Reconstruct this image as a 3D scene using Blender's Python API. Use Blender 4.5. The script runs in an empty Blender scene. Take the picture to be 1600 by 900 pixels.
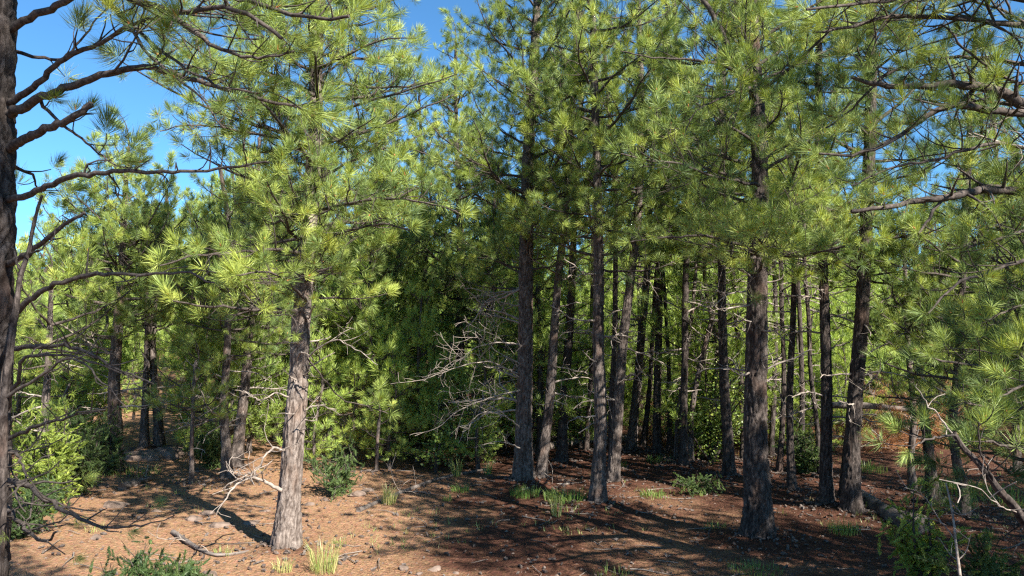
import bpy, math
import numpy as np
from mathutils import Vector, Matrix, Quaternion

R = math.radians
scene = bpy.context.scene
COL = scene.collection

# ------------------------------------------------------------------ camera, world, sun, exposure
FPX = 1164.0                     # focal length in pixels of the 1600 px wide photograph
CAM_H = 1.6
PITCH = R(5.0)
cam_d = bpy.data.cameras.new('camera')
cam = bpy.data.objects.new('camera', cam_d)
COL.objects.link(cam)
cam_d.sensor_width = 36.0
cam_d.lens = 36.0 * FPX / 1600.0
cam_d.clip_start = 0.05
cam_d.clip_end = 3000.0
scene.camera = cam

SUN_EL = R(40.0)
SUN_AZ = R(41.0)                 # the sun stands behind the camera, to its right
sun_dir = Vector((math.sin(SUN_AZ) * math.cos(SUN_EL), -math.cos(SUN_AZ) * math.cos(SUN_EL), math.sin(SUN_EL)))
world = bpy.data.worlds.new('World')
scene.world = world
world.use_nodes = True
wn = world.node_tree
wn.nodes.clear()
w_out = wn.nodes.new('ShaderNodeOutputWorld')
w_bg = wn.nodes.new('ShaderNodeBackground')
w_sky = wn.nodes.new('ShaderNodeTexSky')
w_sky.sky_type = 'NISHITA'
w_sky.sun_disc = False
w_sky.sun_elevation = SUN_EL
w_sky.sun_rotation = math.atan2(sun_dir.x, sun_dir.y)
w_sky.altitude = 2200
w_sky.air_density = 1.0
w_sky.dust_density = 0.6
w_sky.ozone_density = 2.0
w_bg.inputs['Strength'].default_value = 0.06
w_hue = wn.nodes.new('ShaderNodeMix'); w_hue.data_type = 'RGBA'; w_hue.blend_type = 'MULTIPLY'   # clear azure mountain air
w_hue.inputs[0].default_value = 1.0
w_hue.inputs[7].default_value = (0.64, 1.12, 1.32, 1)
wn.links.new(w_sky.outputs['Color'], w_hue.inputs[6])
wn.links.new(w_hue.outputs[2], w_bg.inputs['Color'])
wn.links.new(w_bg.outputs['Background'], w_out.inputs['Surface'])

sun_d = bpy.data.lights.new('sun', 'SUN')
sun_d.energy = 5.0
sun_d.angle = R(0.5)
sun_d.color = (1.0, 0.93, 0.82)
sun = bpy.data.objects.new('sun', sun_d)
COL.objects.link(sun)
sun.rotation_euler = sun_dir.to_track_quat('Z', 'Y').to_euler()
sun.location = sun_dir * 50

vs = scene.view_settings
scene.display_settings.display_device = 'sRGB'
vs.view_transform = 'Standard'
vs.look = 'None'
vs.exposure = 1.68
vs.gamma = 1.0
vs.use_curve_mapping = False
scene.cycles.max_bounces = 5
scene.cycles.diffuse_bounces = 3
scene.cycles.transmission_bounces = 4
scene.cycles.use_denoising = False
scene.cycles.pixel_filter_type = 'BLACKMAN_HARRIS'
scene.cycles.filter_width = 1.3
scene.cycles.use_adaptive_sampling = False
try:
    scene.cycles.denoising_prefilter = 'ACCURATE'
except Exception:
    pass

# ------------------------------------------------------------------ numeric helpers
def _hash(ix, iy, iz, seed):
    h = (ix * 374761393 + iy * 668265263 + iz * 2147483647 + seed * 974634777) & 0xFFFFFFFF
    h = ((h ^ (h >> 13)) * 1274126177) & 0xFFFFFFFF
    h = (h ^ (h >> 16)) & 0xFFFFFFFF
    return h.astype(np.float64) / 4294967295.0

def vnoise(x, y, z=0.0, seed=0):
    x = np.asarray(x, float); y = np.asarray(y, float) + 0 * x; z = np.asarray(z, float) + 0 * x
    ix, iy, iz = np.floor(x).astype(np.int64), np.floor(y).astype(np.int64), np.floor(z).astype(np.int64)
    fx, fy, fz = x - ix, y - iy, z - iz
    fx, fy, fz = [f * f * (3 - 2 * f) for f in (fx, fy, fz)]
    r = 0
    for dx in (0, 1):
        for dy in (0, 1):
            for dz in (0, 1):
                w = (fx if dx else 1 - fx) * (fy if dy else 1 - fy) * (fz if dz else 1 - fz)
                r = r + w * _hash(ix + dx, iy + dy, iz + dz, seed)
    return r

def fbm(x, y, z=0.0, seed=0, octv=4):
    r = 0; a = 0.5; f = 1.0
    for k in range(octv):
        r = r + a * vnoise(np.asarray(x) * f, np.asarray(y) * f, np.asarray(z) * f, seed + k)
        a *= 0.5; f *= 2.03
    return r

def ground_h(x, y):
    x = np.asarray(x, float); y = np.asarray(y, float)
    d = np.sqrt(x * x + y * y)
    h = 0.34 * (fbm(x * 0.16 + 7, y * 0.16 + 3, 0, 5, 3) - 0.45) * np.clip((d - 1.5) / 5, 0, 1)
    h = h + 0.085 * np.clip(d - 18, 0, 40) + 0.03 * np.clip(d - 58, 0, 60) + 0.00 * y
    h = h + 1.2 * (fbm(x * 0.04 + 1, y * 0.04 + 9, 0, 15, 3) - 0.45) * np.clip((d - 12) / 30, 0, 1)
    # the left-hand bank that the path climbs
    h = h + 0.35 * np.exp(-(((x + 6.5) / 2.6) ** 2 + ((y - 15.0) / 4.0) ** 2))
    return h

def gh(x, y):
    return float(ground_h(np.array([x]), np.array([y]))[0])

cam.location = (0, 0, CAM_H + gh(0, 0))
cam.rotation_euler = (R(90) + PITCH, 0, 0)
CZ = cam.location.z

def ray(px, py):
    u = (px - 800.0) / FPX
    v = (450.0 - py) / FPX
    return Vector((u, math.cos(PITCH) - v * math.sin(PITCH), math.sin(PITCH) + v * math.cos(PITCH)))

def at(px, py, Y):
    d = ray(px, py)
    return Vector((0, 0, CZ)) + d * (Y / d.y)

def on_ground(px, py):
    d = ray(px, py)
    ys = np.linspace(1.0, 70, 7000)
    xs = d.x / d.y * ys
    zs = CZ + d.z / d.y * ys
    hh = ground_h(xs, ys)
    k = np.argmax(zs <= hh)
    return Vector((xs[k], ys[k], hh[k]))

# ------------------------------------------------------------------ mesh collecting
class MB:
    def __init__(self):
        self.v = []; self.n = 0
        self.f4 = []; self.f3 = []
        self.m4 = []; self.m3 = []
        self.a = []
    def add(self, v, f, mat=0, attr=0.5):
        v = np.asarray(v, float).reshape(-1, 3); f = np.asarray(f, int)
        if f.size == 0:
            return
        self.v.append(v)
        self.a.append(np.broadcast_to(np.asarray(attr, float), (len(v),)))
        g = f + self.n
        (self.f4 if f.shape[1] == 4 else self.f3).append(g)
        (self.m4 if f.shape[1] == 4 else self.m3).append(np.broadcast_to(np.asarray(mat, int), (len(f),)))
        self.n += len(v)
    def mesh(self, name, mats, smooth=True):
        me = bpy.data.meshes.new(name)
        if self.n == 0:
            return me
        V = np.concatenate(self.v); A = np.concatenate(self.a)
        f4 = np.concatenate(self.f4) if self.f4 else np.zeros((0, 4), int)
        f3 = np.concatenate(self.f3) if self.f3 else np.zeros((0, 3), int)
        mi = np.concatenate(self.m4 + self.m3) if (self.m4 or self.m3) else np.zeros(0, int)
        me.vertices.add(len(V)); me.vertices.foreach_set('co', V.astype(np.float32).ravel())
        nl = f4.size + f3.size
        me.loops.add(nl)
        me.loops.foreach_set('vertex_index', np.concatenate([f4.ravel(), f3.ravel()]).astype(np.int32))
        me.polygons.add(len(f4) + len(f3))
        starts = np.concatenate([np.arange(len(f4)) * 4, f4.size + np.arange(len(f3)) * 3]).astype(np.int32)
        me.polygons.foreach_set('loop_start', starts)
        me.polygons.foreach_set('material_index', mi.astype(np.int32))
        me.polygons.foreach_set('use_smooth', np.full(len(f4) + len(f3), smooth))
        at_ = me.attributes.new('tint', 'FLOAT', 'POINT')
        at_.data.foreach_set('value', A.astype(np.float32))
        for m in mats:
            me.materials.append(m)
        me.update(calc_edges=True)
        return me

def frames(P):
    T = np.gradient(P, axis=0)
    T /= np.linalg.norm(T, axis=1)[:, None] + 1e-9
    ref = np.array([0.0, 0, 1.0]) if abs(T[0][2]) < 0.8 else np.array([1.0, 0, 0])
    N = np.zeros_like(P); 
    n = ref - T[0] * ref.dot(T[0]); n /= np.linalg.norm(n)
    for i in range(len(P)):
        n = n - T[i] * n.dot(T[i]); n /= np.linalg.norm(n) + 1e-9
        N[i] = n
    return T, N, np.cross(T, N)

def tube(mb, P, rad, seg=5, mat=0, attr=0.5, cap=True):
    P = np.asarray(P, float); rad = np.asarray(rad, float)
    T, N, B = frames(P)
    th = np.arange(seg) * 2 * math.pi / seg
    ring = P[:, None, :] + rad[:, None, None] * (np.cos(th)[None, :, None] * N[:, None, :] + np.sin(th)[None, :, None] * B[:, None, :])
    n = len(P)
    i = np.arange(n - 1)[:, None] * seg; j = np.arange(seg)[None, :]; k = (j + 1) % seg
    F = np.stack([i + j, i + k, i + seg + k, i + seg + j], -1).reshape(-1, 4)
    V = ring.reshape(-1, 3)
    a = attr if np.ndim(attr) == 0 else np.repeat(attr, seg)
    mb.add(V, F, mat, a)
    if cap:
        tipv = np.vstack([ring[-1], P[-1] + T[-1] * rad[-1] * 0.6])
        mb.add(tipv, np.stack([np.arange(seg), (np.arange(seg) + 1) % seg, np.full(seg, seg)], -1), mat, 0.7)

def resample(P, n):
    P = np.asarray(P, float)
    d = np.concatenate([[0], np.cumsum(np.linalg.norm(np.diff(P, axis=0), axis=1))])
    t = np.linspace(0, d[-1], n)
    # Catmull-Rom through the given points
    k = np.clip(np.searchsorted(d, t, side='right') - 1, 0, len(P) - 2)
    u = (t - d[k]) / np.maximum(d[k + 1] - d[k], 1e-9)
    p0 = P[np.maximum(k - 1, 0)]; p1 = P[k]; p2 = P[k + 1]; p3 = P[np.minimum(k + 2, len(P) - 1)]
    m1 = (p2 - p0) * 0.5; m2 = (p3 - p1) * 0.5
    u = u[:, None]
    return (2*u**3 - 3*u**2 + 1) * p1 + (u**3 - 2*u**2 + u) * m1 + (-2*u**3 + 3*u**2) * p2 + (u**3 - u**2) * m2

# ------------------------------------------------------------------ materials
def new_mat(name):
    m = bpy.data.materials.new(name); m.use_nodes = True
    nt = m.node_tree
    b = nt.nodes['Principled BSDF']
    return m, nt, b

def N(nt, kind, **kw):
    n = nt.nodes.new(kind)
    for k, v in kw.items():
        if k in n.inputs.keys():
            n.inputs[k].default_value = v
        else:
            setattr(n, k, v)
    return n

def ramp(nt, stops):
    r = nt.nodes.new('ShaderNodeValToRGB')
    el = r.color_ramp.elements
    while len(el) < len(stops):
        el.new(0.5)
    for e, (p, c) in zip(el, stops):
        e.position = p; e.color = (*c, 1)
    return r

def mix(nt, fac, a, b, blend='MIX'):
    m = nt.nodes.new('ShaderNodeMix'); m.data_type = 'RGBA'; m.blend_type = blend
    for sock, val in ((m.inputs[0], fac), (m.inputs[6], a), (m.inputs[7], b)):
        if isinstance(val, bpy.types.NodeSocket):
            nt.links.new(val, sock)
        elif isinstance(val, (int, float)):
            sock.default_value = val
        else:
            sock.default_value = (*val, 1)
    return m.outputs[2]

def mathn(nt, op, a, b=0.0):
    m = nt.nodes.new('ShaderNodeMath'); m.operation = op
    for s, v in ((m.inputs[0], a), (m.inputs[1], b)):
        if isinstance(v, bpy.types.NodeSocket):
            nt.links.new(v, s)
        else:
            s.default_value = v
    return m.outputs[0]

def needle_mat(name, stops, trans=0.3, rand=0.35, spec=0.35, rough=0.45):
    m, nt, b = new_mat(name)
    at_ = N(nt, 'ShaderNodeAttribute', attribute_name='tint')
    oi = N(nt, 'ShaderNodeObjectInfo')
    r = mathn(nt, 'SUBTRACT', oi.outputs['Random'], 0.5)
    r = mathn(nt, 'MULTIPLY', r, rand)
    s = mathn(nt, 'ADD', at_.outputs['Fac'], r)
    cr = ramp(nt, stops)
    nt.links.new(s, cr.inputs[0])
    nt.links.new(cr.outputs[0], b.inputs['Base Color'])
    b.inputs['Roughness'].default_value = rough
    b.inputs['Specular IOR Level'].default_value = spec
    tr = N(nt, 'ShaderNodeBsdfTranslucent')
    warm = mix(nt, 1.0, cr.outputs[0], (1.25, 1.15, 0.55), 'MULTIPLY')
    nt.links.new(warm, tr.inputs['Color'])
    # thin leaf: reflects and lets light through, both at the leaf's own low albedo
    ms = N(nt, 'ShaderNodeAddShader')
    warm = mix(nt, 1.0, warm, (trans * 2, trans * 2, trans * 2), 'MULTIPLY')
    nt.links.new(warm, tr.inputs['Color'])
    nt.links.new(b.outputs[0], ms.inputs[0]); nt.links.new(tr.outputs[0], ms.inputs[1])
    nt.links.new(ms.outputs[0], nt.nodes['Material Output'].inputs['Surface'])
    return m

M_NEEDLE = needle_mat('pine_needles', [(0.0, (0.065, 0.105, 0.036)), (0.35, (0.125, 0.180, 0.052)),
                                       (0.7, (0.22, 0.28, 0.060)), (1.0, (0.31, 0.355, 0.080))], trans=0.19, spec=0.3, rough=0.5)
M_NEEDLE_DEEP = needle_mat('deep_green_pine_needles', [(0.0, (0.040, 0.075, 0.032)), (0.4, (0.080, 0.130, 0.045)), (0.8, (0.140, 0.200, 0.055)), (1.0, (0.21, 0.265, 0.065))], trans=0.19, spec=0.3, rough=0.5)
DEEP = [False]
M_FAR = needle_mat('far_pine_needles', [(0.0, (0.11, 0.165, 0.045)), (0.5, (0.185, 0.255, 0.055)), (1.0, (0.27, 0.335, 0.075))], rand=0.5)
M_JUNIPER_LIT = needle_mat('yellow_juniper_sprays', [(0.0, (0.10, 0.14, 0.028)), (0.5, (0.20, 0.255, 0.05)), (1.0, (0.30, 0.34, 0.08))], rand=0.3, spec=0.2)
M_JUNIPER_SHADE = needle_mat('shaded_juniper_sprays', [(0.0, (0.025, 0.048, 0.018)), (0.5, (0.06, 0.095, 0.032)), (1.0, (0.12, 0.165, 0.05))], rand=0.3, spec=0.2)  # darker copy of the juniper colour, painting shade onto the shaded bushes
M_LEAF = needle_mat('oak_leaves', [(0.0, (0.045, 0.085, 0.02)), (0.6, (0.11, 0.165, 0.035)), (1.0, (0.20, 0.24, 0.05))], trans=0.35)
M_GRASS = needle_mat('grass_blades', [(0.0, (0.06, 0.12, 0.025)), (0.5, (0.14, 0.19, 0.05)), (0.75, (0.30, 0.29, 0.13)), (1.0, (0.42, 0.36, 0.2))], rand=0.1, trans=0.35)
M_RUST = needle_mat('dead_rusty_needles', [(0.0, (0.16, 0.07, 0.03)), (1.0, (0.38, 0.18, 0.08))], trans=0.15)

def simple_noise_mat(name, c1, c2, scale, rough=0.9, bump=0.3, stretch=(1, 1, 1), dist=0.01):
    m, nt, b = new_mat(name)
    tc = N(nt, 'ShaderNodeTexCoord'); mp = N(nt, 'ShaderNodeMapping')
    mp.inputs['Scale'].default_value = stretch
    nt.links.new(tc.outputs['Object'], mp.inputs[0])
    no = N(nt, 'ShaderNodeTexNoise'); no.inputs['Scale'].default_value = scale; no.inputs['Detail'].default_value = 6
    nt.links.new(mp.outputs[0], no.inputs['Vector'])
    cr = ramp(nt, [(0.3, c1), (0.7, c2)])
    nt.links.new(no.outputs[0], cr.inputs[0]); nt.links.new(cr.outputs[0], b.inputs['Base Color'])
    b.inputs['Roughness'].default_value = rough
    b.inputs['Specular IOR Level'].default_value = 0.2
    bp = N(nt, 'ShaderNodeBump'); bp.inputs['Strength'].default_value = bump; bp.inputs['Distance'].default_value = dist
    nt.links.new(no.outputs[0], bp.inputs['Height']); nt.links.new(bp.outputs[0], b.inputs['Normal'])
    return m

def bark_mat(name, plate1, plate2, fissure, red):
    m, nt, b = new_mat(name)
    tc = N(nt, 'ShaderNodeTexCoord'); mp = N(nt, 'ShaderNodeMapping'); oi = N(nt, 'ShaderNodeObjectInfo')
    sh = N(nt, 'ShaderNodeVectorMath', operation='SCALE'); sh.inputs[0].default_value = (37, 11, 53)
    nt.links.new(oi.outputs['Random'], sh.inputs['Scale'])
    ad = N(nt, 'ShaderNodeVectorMath', operation='ADD')
    nt.links.new(tc.outputs['Object'], ad.inputs[0]); nt.links.new(sh.outputs[0], ad.inputs[1])
    mp.inputs['Scale'].default_value = (1, 1, 0.45)
    nt.links.new(ad.outputs[0], mp.inputs[0])
    n1 = N(nt, 'ShaderNodeTexNoise'); n1.inputs['Scale'].default_value = 62; n1.inputs['Detail'].default_value = 8; n1.inputs['Roughness'].default_value = 0.7
    n2 = N(nt, 'ShaderNodeTexNoise'); n2.inputs['Scale'].default_value = 7; n2.inputs['Detail'].default_value = 3
    vo = N(nt, 'ShaderNodeTexVoronoi', feature='DISTANCE_TO_EDGE'); vo.inputs['Scale'].default_value = 26
    for n in (n1, n2):
        nt.links.new(mp.outputs[0], n.inputs['Vector'])
    wob = N(nt, 'ShaderNodeVectorMath', operation='MULTIPLY_ADD')
    nt.links.new(n1.outputs['Color'], wob.inputs[0]); wob.inputs[1].default_value = (0.03, 0.03, 0.03)
    nt.links.new(mp.outputs[0], wob.inputs[2]); nt.links.new(wob.outputs[0], vo.inputs['Vector'])
    c = ramp(nt, [(0.40, plate1), (0.60, plate2)]); nt.links.new(n1.outputs[0], c.inputs[0])
    rr = ramp(nt, [(0.54, (0, 0, 0)), (0.66, (1, 1, 1))]); nt.links.new(n2.outputs[0], rr.inputs[0])
    f1 = mathn(nt, 'MULTIPLY', rr.outputs[0], 0.6)
    c2 = mix(nt, f1, c.outputs[0], red)
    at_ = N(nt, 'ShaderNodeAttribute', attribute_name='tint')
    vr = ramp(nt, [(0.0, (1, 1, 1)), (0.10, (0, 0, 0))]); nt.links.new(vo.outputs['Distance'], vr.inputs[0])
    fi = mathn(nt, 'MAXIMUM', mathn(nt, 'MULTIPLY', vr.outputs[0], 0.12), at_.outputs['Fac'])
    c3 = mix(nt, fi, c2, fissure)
    nt.links.new(c3, b.inputs['Base Color'])
    b.inputs['Roughness'].default_value = 0.9; b.inputs['Specular IOR Level'].default_value = 0.15
    hh = mathn(nt, 'ADD', mathn(nt, 'MULTIPLY', n1.outputs[0], 0.7), mathn(nt, 'MULTIPLY', vr.outputs[0], -0.12))
    bp = N(nt, 'ShaderNodeBump'); bp.inputs['Strength'].default_value = 0.9; bp.inputs['Distance'].default_value = 0.012
    nt.links.new(hh, bp.inputs['Height']); nt.links.new(bp.outputs[0], b.inputs['Normal'])
    return m

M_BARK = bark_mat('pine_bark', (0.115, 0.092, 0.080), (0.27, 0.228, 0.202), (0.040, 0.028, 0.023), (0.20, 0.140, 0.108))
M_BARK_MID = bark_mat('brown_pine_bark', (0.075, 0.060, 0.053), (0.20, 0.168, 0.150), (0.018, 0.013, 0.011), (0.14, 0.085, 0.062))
M_BARK_SHADE = bark_mat('shade_dark_pine_bark', (0.038, 0.030, 0.027), (0.125, 0.103, 0.092), (0.011, 0.008, 0.007), (0.095, 0.058, 0.044))  # bark albedo lowered to paint shade onto the shaded trunks
M_BRANCH = simple_noise_mat('branch_bark', (0.025, 0.020, 0.017), (0.105, 0.086, 0.076), 60, bump=0.6, dist=0.004)
M_DEAD = simple_noise_mat('weathered_deadwood', (0.13, 0.105, 0.09), (0.36, 0.31, 0.27), 30, bump=0.5, dist=0.004)
M_BUD = simple_noise_mat('pine_bud', (0.28, 0.10, 0.04), (0.45, 0.20, 0.08), 40)
M_ROCK = simple_noise_mat('rock', (0.085, 0.060, 0.046), (0.23, 0.175, 0.145), 9, bump=0.7, dist=0.02)
M_LOG = simple_noise_mat('log_wood', (0.09, 0.072, 0.062), (0.26, 0.22, 0.19), 14, bump=0.9, stretch=(0.2, 1, 1), dist=0.015)
M_LOG_DARK = simple_noise_mat('dark_log_wood', (0.05, 0.04, 0.035), (0.20, 0.17, 0.15), 14, bump=0.9, stretch=(0.2, 1, 1), dist=0.02)
M_LITTER = needle_mat('fallen_needles', [(0.0, (0.05, 0.022, 0.014)), (0.7, (0.17, 0.085, 0.05)), (1.0, (0.34, 0.22, 0.14))], trans=0.0, spec=0.15, rough=0.8)

# ground
M_GROUND, nt, b = new_mat('forest_floor')
tc = N(nt, 'ShaderNodeTexCoord')
n1 = N(nt, 'ShaderNodeTexNoise'); n1.inputs['Scale'].default_value = 1.1; n1.inputs['Detail'].default_value = 6; n1.inputs['Roughness'].default_value = 0.65
n2 = N(nt, 'ShaderNodeTexNoise'); n2.inputs['Scale'].default_value = 28; n2.inputs['Detail'].default_value = 8; n2.inputs['Roughness'].default_value = 0.75
n3 = N(nt, 'ShaderNodeTexVoronoi'); n3.inputs['Scale'].default_value = 42
for n in (n1, n2, n3):
    nt.links.new(tc.outputs['Object'], n.inputs['Vector'])
dirt = ramp(nt, [(0.30, (0.15, 0.080, 0.046)), (0.55, (0.29, 0.172, 0.100)), (0.75, (0.40, 0.265, 0.165))]); nt.links.new(n2.outputs[0], dirt.inputs[0])
duff = ramp(nt, [(0.30, (0.030, 0.014, 0.010)), (0.55, (0.085, 0.040, 0.026)), (0.8, (0.18, 0.092, 0.060))]); nt.links.new(n2.outputs[0], duff.inputs[0])  # needle duff, its albedo lowered further to deepen the shade at right
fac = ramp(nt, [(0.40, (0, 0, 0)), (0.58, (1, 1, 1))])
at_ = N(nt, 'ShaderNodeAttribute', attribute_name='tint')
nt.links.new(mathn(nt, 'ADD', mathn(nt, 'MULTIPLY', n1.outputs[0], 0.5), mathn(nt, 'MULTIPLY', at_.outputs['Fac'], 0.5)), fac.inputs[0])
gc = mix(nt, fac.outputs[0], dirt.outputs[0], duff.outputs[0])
sp = mix(nt, 0.35, gc, n3.outputs['Color'], 'OVERLAY')
hs = N(nt, 'ShaderNodeHueSaturation'); hs.inputs['Saturation'].default_value = 0.85
spk = mix(nt, 0.25, gc, sp)
nt.links.new(spk, b.inputs['Base Color'])
b.inputs['Roughness'].default_value = 0.95; b.inputs['Specular IOR Level'].default_value = 0.1
bp = N(nt, 'ShaderNodeBump'); bp.inputs['Strength'].default_value = 0.8; bp.inputs['Distance'].default_value = 0.03
nt.links.new(mathn(nt, 'ADD', n2.outputs[0], mathn(nt, 'MULTIPLY', n3.outputs['Distance'], 0.5)), bp.inputs['Height'])
nt.links.new(bp.outputs[0], b.inputs['Normal'])

# ------------------------------------------------------------------ tagging
def tag(o, label=None, cat=None, group=None, kind=None):
    if label: o['label'] = label
    if cat: o['category'] = cat
    if group: o['group'] = group
    if kind: o['kind'] = kind
    return o

def empty(name, loc, label, cat, group=None):
    o = bpy.data.objects.new(name, None); COL.objects.link(o)
    o.location = loc; o.empty_display_size = 0.2
    return tag(o, label, cat, group)

def obj(name, me, parent=None, loc=None, kind=None):
    o = bpy.data.objects.new(name, me); COL.objects.link(o)
    if parent: o.parent = parent
    if loc is not None: o.location = loc
    if kind: o['kind'] = kind
    return o

# ------------------------------------------------------------------ ground sheet
BASES = []
def mound(X, Y):
    r = 0
    for (bx, by, a_) in BASES:
        r = r + a_ * np.exp(-((X - bx) ** 2 + (Y - by) ** 2) / (a_ * 5.5) ** 2)
    return r

def build_ground():
    nu, nv = 420, 520
    u = np.linspace(-1, 1, nu)
    xs = np.sign(u) * (9 * np.abs(u) + 0 * u) + np.sign(u) * 500 * np.abs(u) ** 7
    v = np.linspace(0, 1, nv)
    ys = -3 + 20 * v + 560 * np.clip(v - 0.35, 0, 1) ** 5 / 0.65 ** 5
    ys = np.concatenate([-np.array([400, 200, 100, 50, 25, 14, 9, 6, 4.2]), ys])
    X, Y = np.meshgrid(xs, ys)
    Z = ground_h(X, Y)
    d = np.sqrt(X * X + Y * Y)
    near = np.clip(1.5 - d / 18, 0, 1)
    Z = Z + near * (0.035 * (fbm(X * 1.3, Y * 1.3, 0, 31, 3) - 0.45) + 0.030 * (fbm(X * 5, Y * 5, 0, 41, 3) - 0.45) + 0.022 * (fbm(X * 17, Y * 17, 0, 51, 2) - 0.4)) + mound(X, Y)
    # duff (brown needles) gathers under the stands, darkened for shade; bare dirt on the path
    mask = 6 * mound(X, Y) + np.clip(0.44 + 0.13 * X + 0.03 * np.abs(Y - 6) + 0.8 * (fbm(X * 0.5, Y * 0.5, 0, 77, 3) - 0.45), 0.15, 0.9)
    mb = MB()
    ny, nx = X.shape
    i = np.arange(ny - 1)[:, None] * nx; j = np.arange(nx - 1)[None, :]
    F = np.stack([i + j, i + j + 1, i + nx + j + 1, i + nx + j], -1).reshape(-1, 4)
    mb.add(np.stack([X, Y, Z], -1).reshape(-1, 3), F, 0, mask.ravel())
    o = obj('ground', mb.mesh('ground', [M_GROUND]))
    tag(o, 'reddish brown forest floor of dirt and fallen needles', kind='structure')
# ------------------------------------------------------------------ needle tufts
def tuft_template(rng, n, L, w, stem=0.13, bud=True, wide=78, tip=12):
    s = rng.random(n) ** 0.8
    ang = np.radians(wide + (tip - wide) * s + rng.normal(0, 12, n))
    phi = rng.random(n) * 2 * math.pi
    base = np.stack([0 * s, 0 * s, -stem * (1 - s)], -1)
    d = np.stack([np.sin(ang) * np.cos(phi), np.sin(ang) * np.sin(phi), np.cos(ang)], -1)
    ln = L * (0.75 + 0.4 * rng.random(n))
    side = np.cross(d, rng.normal(size=(n, 3))); side /= np.linalg.norm(side, axis=1)[:, None]
    ww = w * (0.8 + 0.5 * rng.random(n))
    bend = np.array([0, 0, 1.0]) * 0.14 * ln[:, None] + rng.normal(0, 0.05, (n, 3)) * ln[:, None]
    mid = base + d * (ln * 0.45)[:, None]
    tip_ = base + d * ln[:, None] + bend
    V = np.stack([base, mid + side * ww[:, None] / 2, tip_, mid - side * ww[:, None] / 2], 1)   # n,4,3
    tn = rng.normal(0, 0.10, n)
    k = 3
    th = np.arange(4) * math.pi / 2
    budv = np.vstack([np.stack([0.006 * np.cos(th), 0.006 * np.sin(th), 0 * th], -1), [[0, 0, 0.03]]]) if bud else None
    return V, tn, budv

rngT = np.random.default_rng(5)
def tuft_set(n, L, w, bud=True):
    out = []
    for i in range(9):                              # full, sparse, swept-forward and drooping sprays
        f = rngT.uniform(0.55, 1.35)
        out.append(tuft_template(rngT, int(n * f), L * rngT.uniform(0.8, 1.15), w, stem=rngT.uniform(0.04, 0.09), wide=rngT.uniform(62, 112), tip=rngT.uniform(4, 20), bud=bud))
    return out
TUFT_NEAR = tuft_set(120, 0.100, 0.0034)
TUFT_MID = tuft_set(95, 0.100, 0.0044)
TUFT_FAR = [tuft_template(rngT, 36, 0.125, 0.010, bud=False) for _ in range(6)]
TUFT_CLOSE = tuft_set(140, 0.095, 0.0021)
TUFT_JUN = [tuft_template(rngT, 84, 0.020, 0.0040, stem=0.09, bud=False, wide=55, tip=10) for _ in range(4)]
TUFT_RUST = [tuft_template(rngT, 40, 0.13, 0.004, bud=False) for _ in range(3)]

def put_tuft(mb, tpl, pos, dr, rng, scale=1.0, tint=0.5, budmat=1):
    V, tn, budv = tpl[rng.integers(len(tpl))]
    z = np.asarray(dr, float); z = z / (np.linalg.norm(z) + 1e-9)
    x = np.cross(z, rng.normal(size=3)); x /= np.linalg.norm(x) + 1e-9
    y = np.cross(z, x)
    M = np.stack([x, y, z], 0) * scale
    n = len(V)
    W = V.reshape(-1, 3) @ M + pos
    mb.add(W, np.arange(n * 4).reshape(n, 4), 0, np.clip(np.repeat(tint + tn, 4), 0, 1.0))
    if budv is not None and rng.random() < 0.6:
        W = budv @ M + pos
        mb.add(W, [[0, 1, 4], [1, 2, 4], [2, 3, 4], [3, 0, 4]], budmat, 0.5)

def norm(v):
    v = np.asarray(v, float); return v / (np.linalg.norm(v) + 1e-9)

def walk(p, d, L, n, rng, wig, lift):
    """a wandering twig: n+1 points from p along d, each step turned at random and lifted"""
    pts = [np.asarray(p, float)]; d = norm(d); turn = rng.normal(0, wig, 3)
    for i in range(n):
        turn = turn * 0.6 + rng.normal(0, wig, 3)
        d = norm(d + turn + np.array([0, 0, lift / n]))
        pts.append(pts[-1] + d * L / n)
    return np.array(pts), d

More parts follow.
